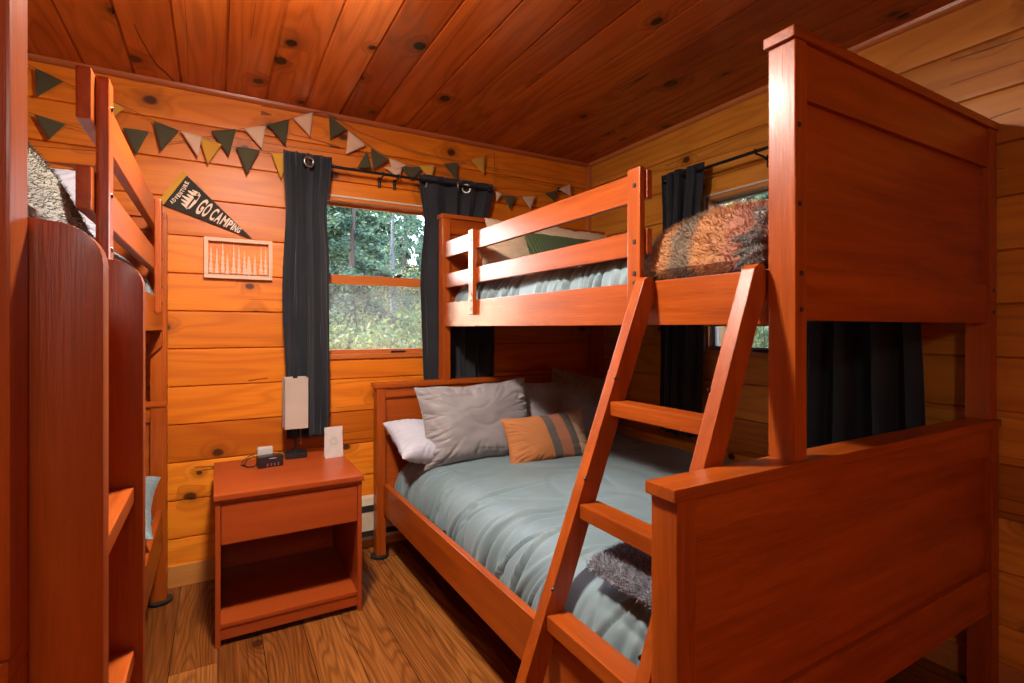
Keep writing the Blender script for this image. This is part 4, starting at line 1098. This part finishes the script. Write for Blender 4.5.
conifer(1, 6.2, 1.6, 5200, 0.11, 0.42, m_bark, 'tall conifer with a pale grey trunk seen through the upper pane of the back window', None, 3.92, 13.0)
conifer(2, 6.4, 1.5, 4200, 0.09, 0.45, m_bark2, 'conifer with a thin dark trunk just right of the pale-trunked one outside', None, 5.0, 15.4)
c1 = conifer(3, 5.0, 2.0, 22000, 0.13, 0.10, m_bark2, 'dark green conifer in the woods outside the windows', GC, 2.35, 10.5)
c2 = conifer(4, 6.6, 2.3, 24000, 0.14, 0.16, m_bark2, 'dark green conifer in the woods outside the windows', GC, 3.2, 17.5, leaf=0.075)
for k, (x, y, rz, s) in enumerate([(4.1, 20.0, 1, 1.0), (6.0, 20.5, 2, 1.1), (7.6, 19.0, 3, 1.0), (5.4, 23.5, 4, 1.2), (8.8, 22.5, 5, 1.2), (2.0, 21.5, .5, 1.1), (6.9, 24.8, 2.5, 1.15), (0.4, 18.0, 3.5, .9), (3.4, 27.5, 1.3, 1.3), (6.2, 28.5, 2.9, 1.45), (9.4, 29.0, 4.1, 1.4), (4.9, 31.0, 5.1, 1.6), (8.0, 31.5, 0.2, 1.6)]):
    copy_tree(c2, x, y, rz, s)
for k, (x, y, rz, s) in enumerate([(6.5, 15.5, 1.4, .95), (1.0, 12.5, 2.2, 1.0), (10.5, 5.6, 0.4, 1.0), (10.0, 8.4, 1.1, 1.0), (12.5, 6.8, 2.1, 1.15), (13.5, 9.8, 3.0, 1.2), (9.8, 3.4, 4.2, .9), (13.0, 3.8, 5.0, 1.1), (8.4, 6.6, 0.7, 1.0), (11.8, 8.0, 1.9, 1.25), (15.5, 7.2, 2.6, 1.5), (16.0, 11.0, 3.3, 1.5), (9.0, 10.8, 4.4, 1.1), (7.4, 8.6, 5.3, .9)]):
    copy_tree(c1, x, y, rz, s)
s1 = shrub(21, 1.7, 2.0, 9000, 2.3, 7.6, 'yellow-green leafy shrub outside the lower pane of the back window', GS, m_shrub, 0.042)
s2 = shrub(22, 1.5, 1.7, 8000, 1.35, 6.3, 'yellow-green leafy shrub outside the lower pane of the back window', GS, m_shrub, 0.036)
for x, y, rz, s in [(3.3, 9.0, 1.0, 1.15), (1.7, 9.2, 2.0, 1.0), (2.3, 5.9, 2.6, .62), (4.6, 11.5, 4.0, 1.25), (2.9, 11.5, 0.3, 1.2)]: copy_tree(s1, x, y, rz, s)
ya = shrub(23, 1.9, 3.0, 5500, 4.4, 16.0, 'yellow-leaved young tree between the conifers behind the cabin', 'yellow-leaved trees behind the cabin', m_autumn, 0.06)
copy_tree(ya, 5.7, 17.5, 2.0, 1.2); copy_tree(ya, 3.3, 14.6, 1.0, .8)
r1 = shrub(24, 1.5, 2.4, 7000, 5.0, 3.3, 'green leafy shrub outside the right window', 'shrubs outside the right window', m_shrub, 0.045)
for x, y, rz, s in [(6.0, 4.6, 1.0, 1.25), (5.6, 2.2, 2.0, 1.15), (7.6, 5.8, 3.0, 1.4)]: copy_tree(r1, x, y, rz, s)

# ------------------------------------------------------------------ light
w = bpy.data.worlds.new('World'); SC.world = w; w.use_nodes = True; nt = w.node_tree; nt.nodes.clear()
out = nt.nodes.new('ShaderNodeOutputWorld'); bg = nt.nodes.new('ShaderNodeBackground'); sky = nt.nodes.new('ShaderNodeTexSky')
sky.sky_type = 'NISHITA'; sky.sun_disc = False; sky.sun_elevation = R_(42); sky.sun_rotation = R_(-34); sky.air_density = 1.0; sky.dust_density = 2.0
bg.inputs[1].default_value = 2.6
nt.links.new(sky.outputs[0], bg.inputs[0]); nt.links.new(bg.outputs[0], out.inputs[0])
def light(kind, name, loc, power, col, size=0.2, rot=None, **k):
    l = bpy.data.lights.new(name, kind); l.energy = power; l.color = col
    if kind == 'AREA':
        l.shape = k.get('shape', 'DISK'); l.size = size
        if 'size_y' in k: l.size_y = k['size_y']
    elif kind == 'POINT' : l.shadow_soft_size = size
    o = bpy.data.objects.new(name, l); C.objects.link(o); o.location = loc
    if rot: o.rotation_euler = rot
    return o
light('POINT', 'ceiling_lamp_bulb', (LC[0], LC[1], ZC - 0.19), 38, (1.0, 0.90, 0.80), 0.06)
light('AREA', 'ceiling_lamp_panel', (LC[0], LC[1], ZC - 0.10), 58, (1.0, 0.90, 0.80), 0.20)
light('POINT', 'hall_fill_light', (-0.05, -1.15, 2.0), 30, (1.0, 0.94, 0.88), 0.14)  # unseen fill light, added to brighten the camera-facing fronts and right wall
sun = light('SUN', 'sun', (-4, 9, 8), 1.9, (0.90, 0.95, 1.0)); sun.data.angle = R_(2.5)
sd = Vector((0.85, -1.25, -1.15)).normalized(); sun.rotation_euler = sd.to_track_quat('-Z', 'Y').to_euler()
for nm, loc, rot, sx, sy in (('window_portal_back', ((W1[0] + W1[1]) / 2, YB + 0.16, (W1[2] + W1[3]) / 2), (R_(-90), 0, 0), W1[1] - W1[0], W1[3] - W1[2]),
                             ('window_portal_right', (XR + 0.16, (W2[0] + W2[1]) / 2, (W2[2] + W2[3]) / 2), (0, R_(90), 0), W2[3] - W2[2], W2[1] - W2[0])):
    l = light('AREA', nm, loc, 1, (1, 1, 1), sx, rot, shape='RECTANGLE', size_y=sy); l.data.cycles.is_portal = True

# ------------------------------------------------------------------ camera
cam = bpy.data.cameras.new('camera'); co = bpy.data.objects.new('camera', cam); C.objects.link(co)
co.location = (0, 0, 1.27); co.rotation_euler = (R_(90), 0, R_(-29.7))
cam.sensor_width = 36; cam.lens = 518 / 1024 * 36; cam.shift_y = -13.5 / 1024; cam.clip_start = 0.02
SC.camera = co
SC.view_settings.view_transform = 'Standard'; SC.view_settings.look = 'None'; SC.view_settings.gamma = 1.0
SC.view_settings.exposure = 0.0; SC.view_settings.use_curve_mapping = False
cy_ = SC.cycles
cy_.use_denoising = True; cy_.max_bounces = 10; cy_.diffuse_bounces = 8; cy_.glossy_bounces = 3; cy_.transparent_max_bounces = 8
cy_.sample_clamp_indirect = 12.0
try: cy_.denoiser = 'OPENIMAGEDENOISE'
except Exception: pass
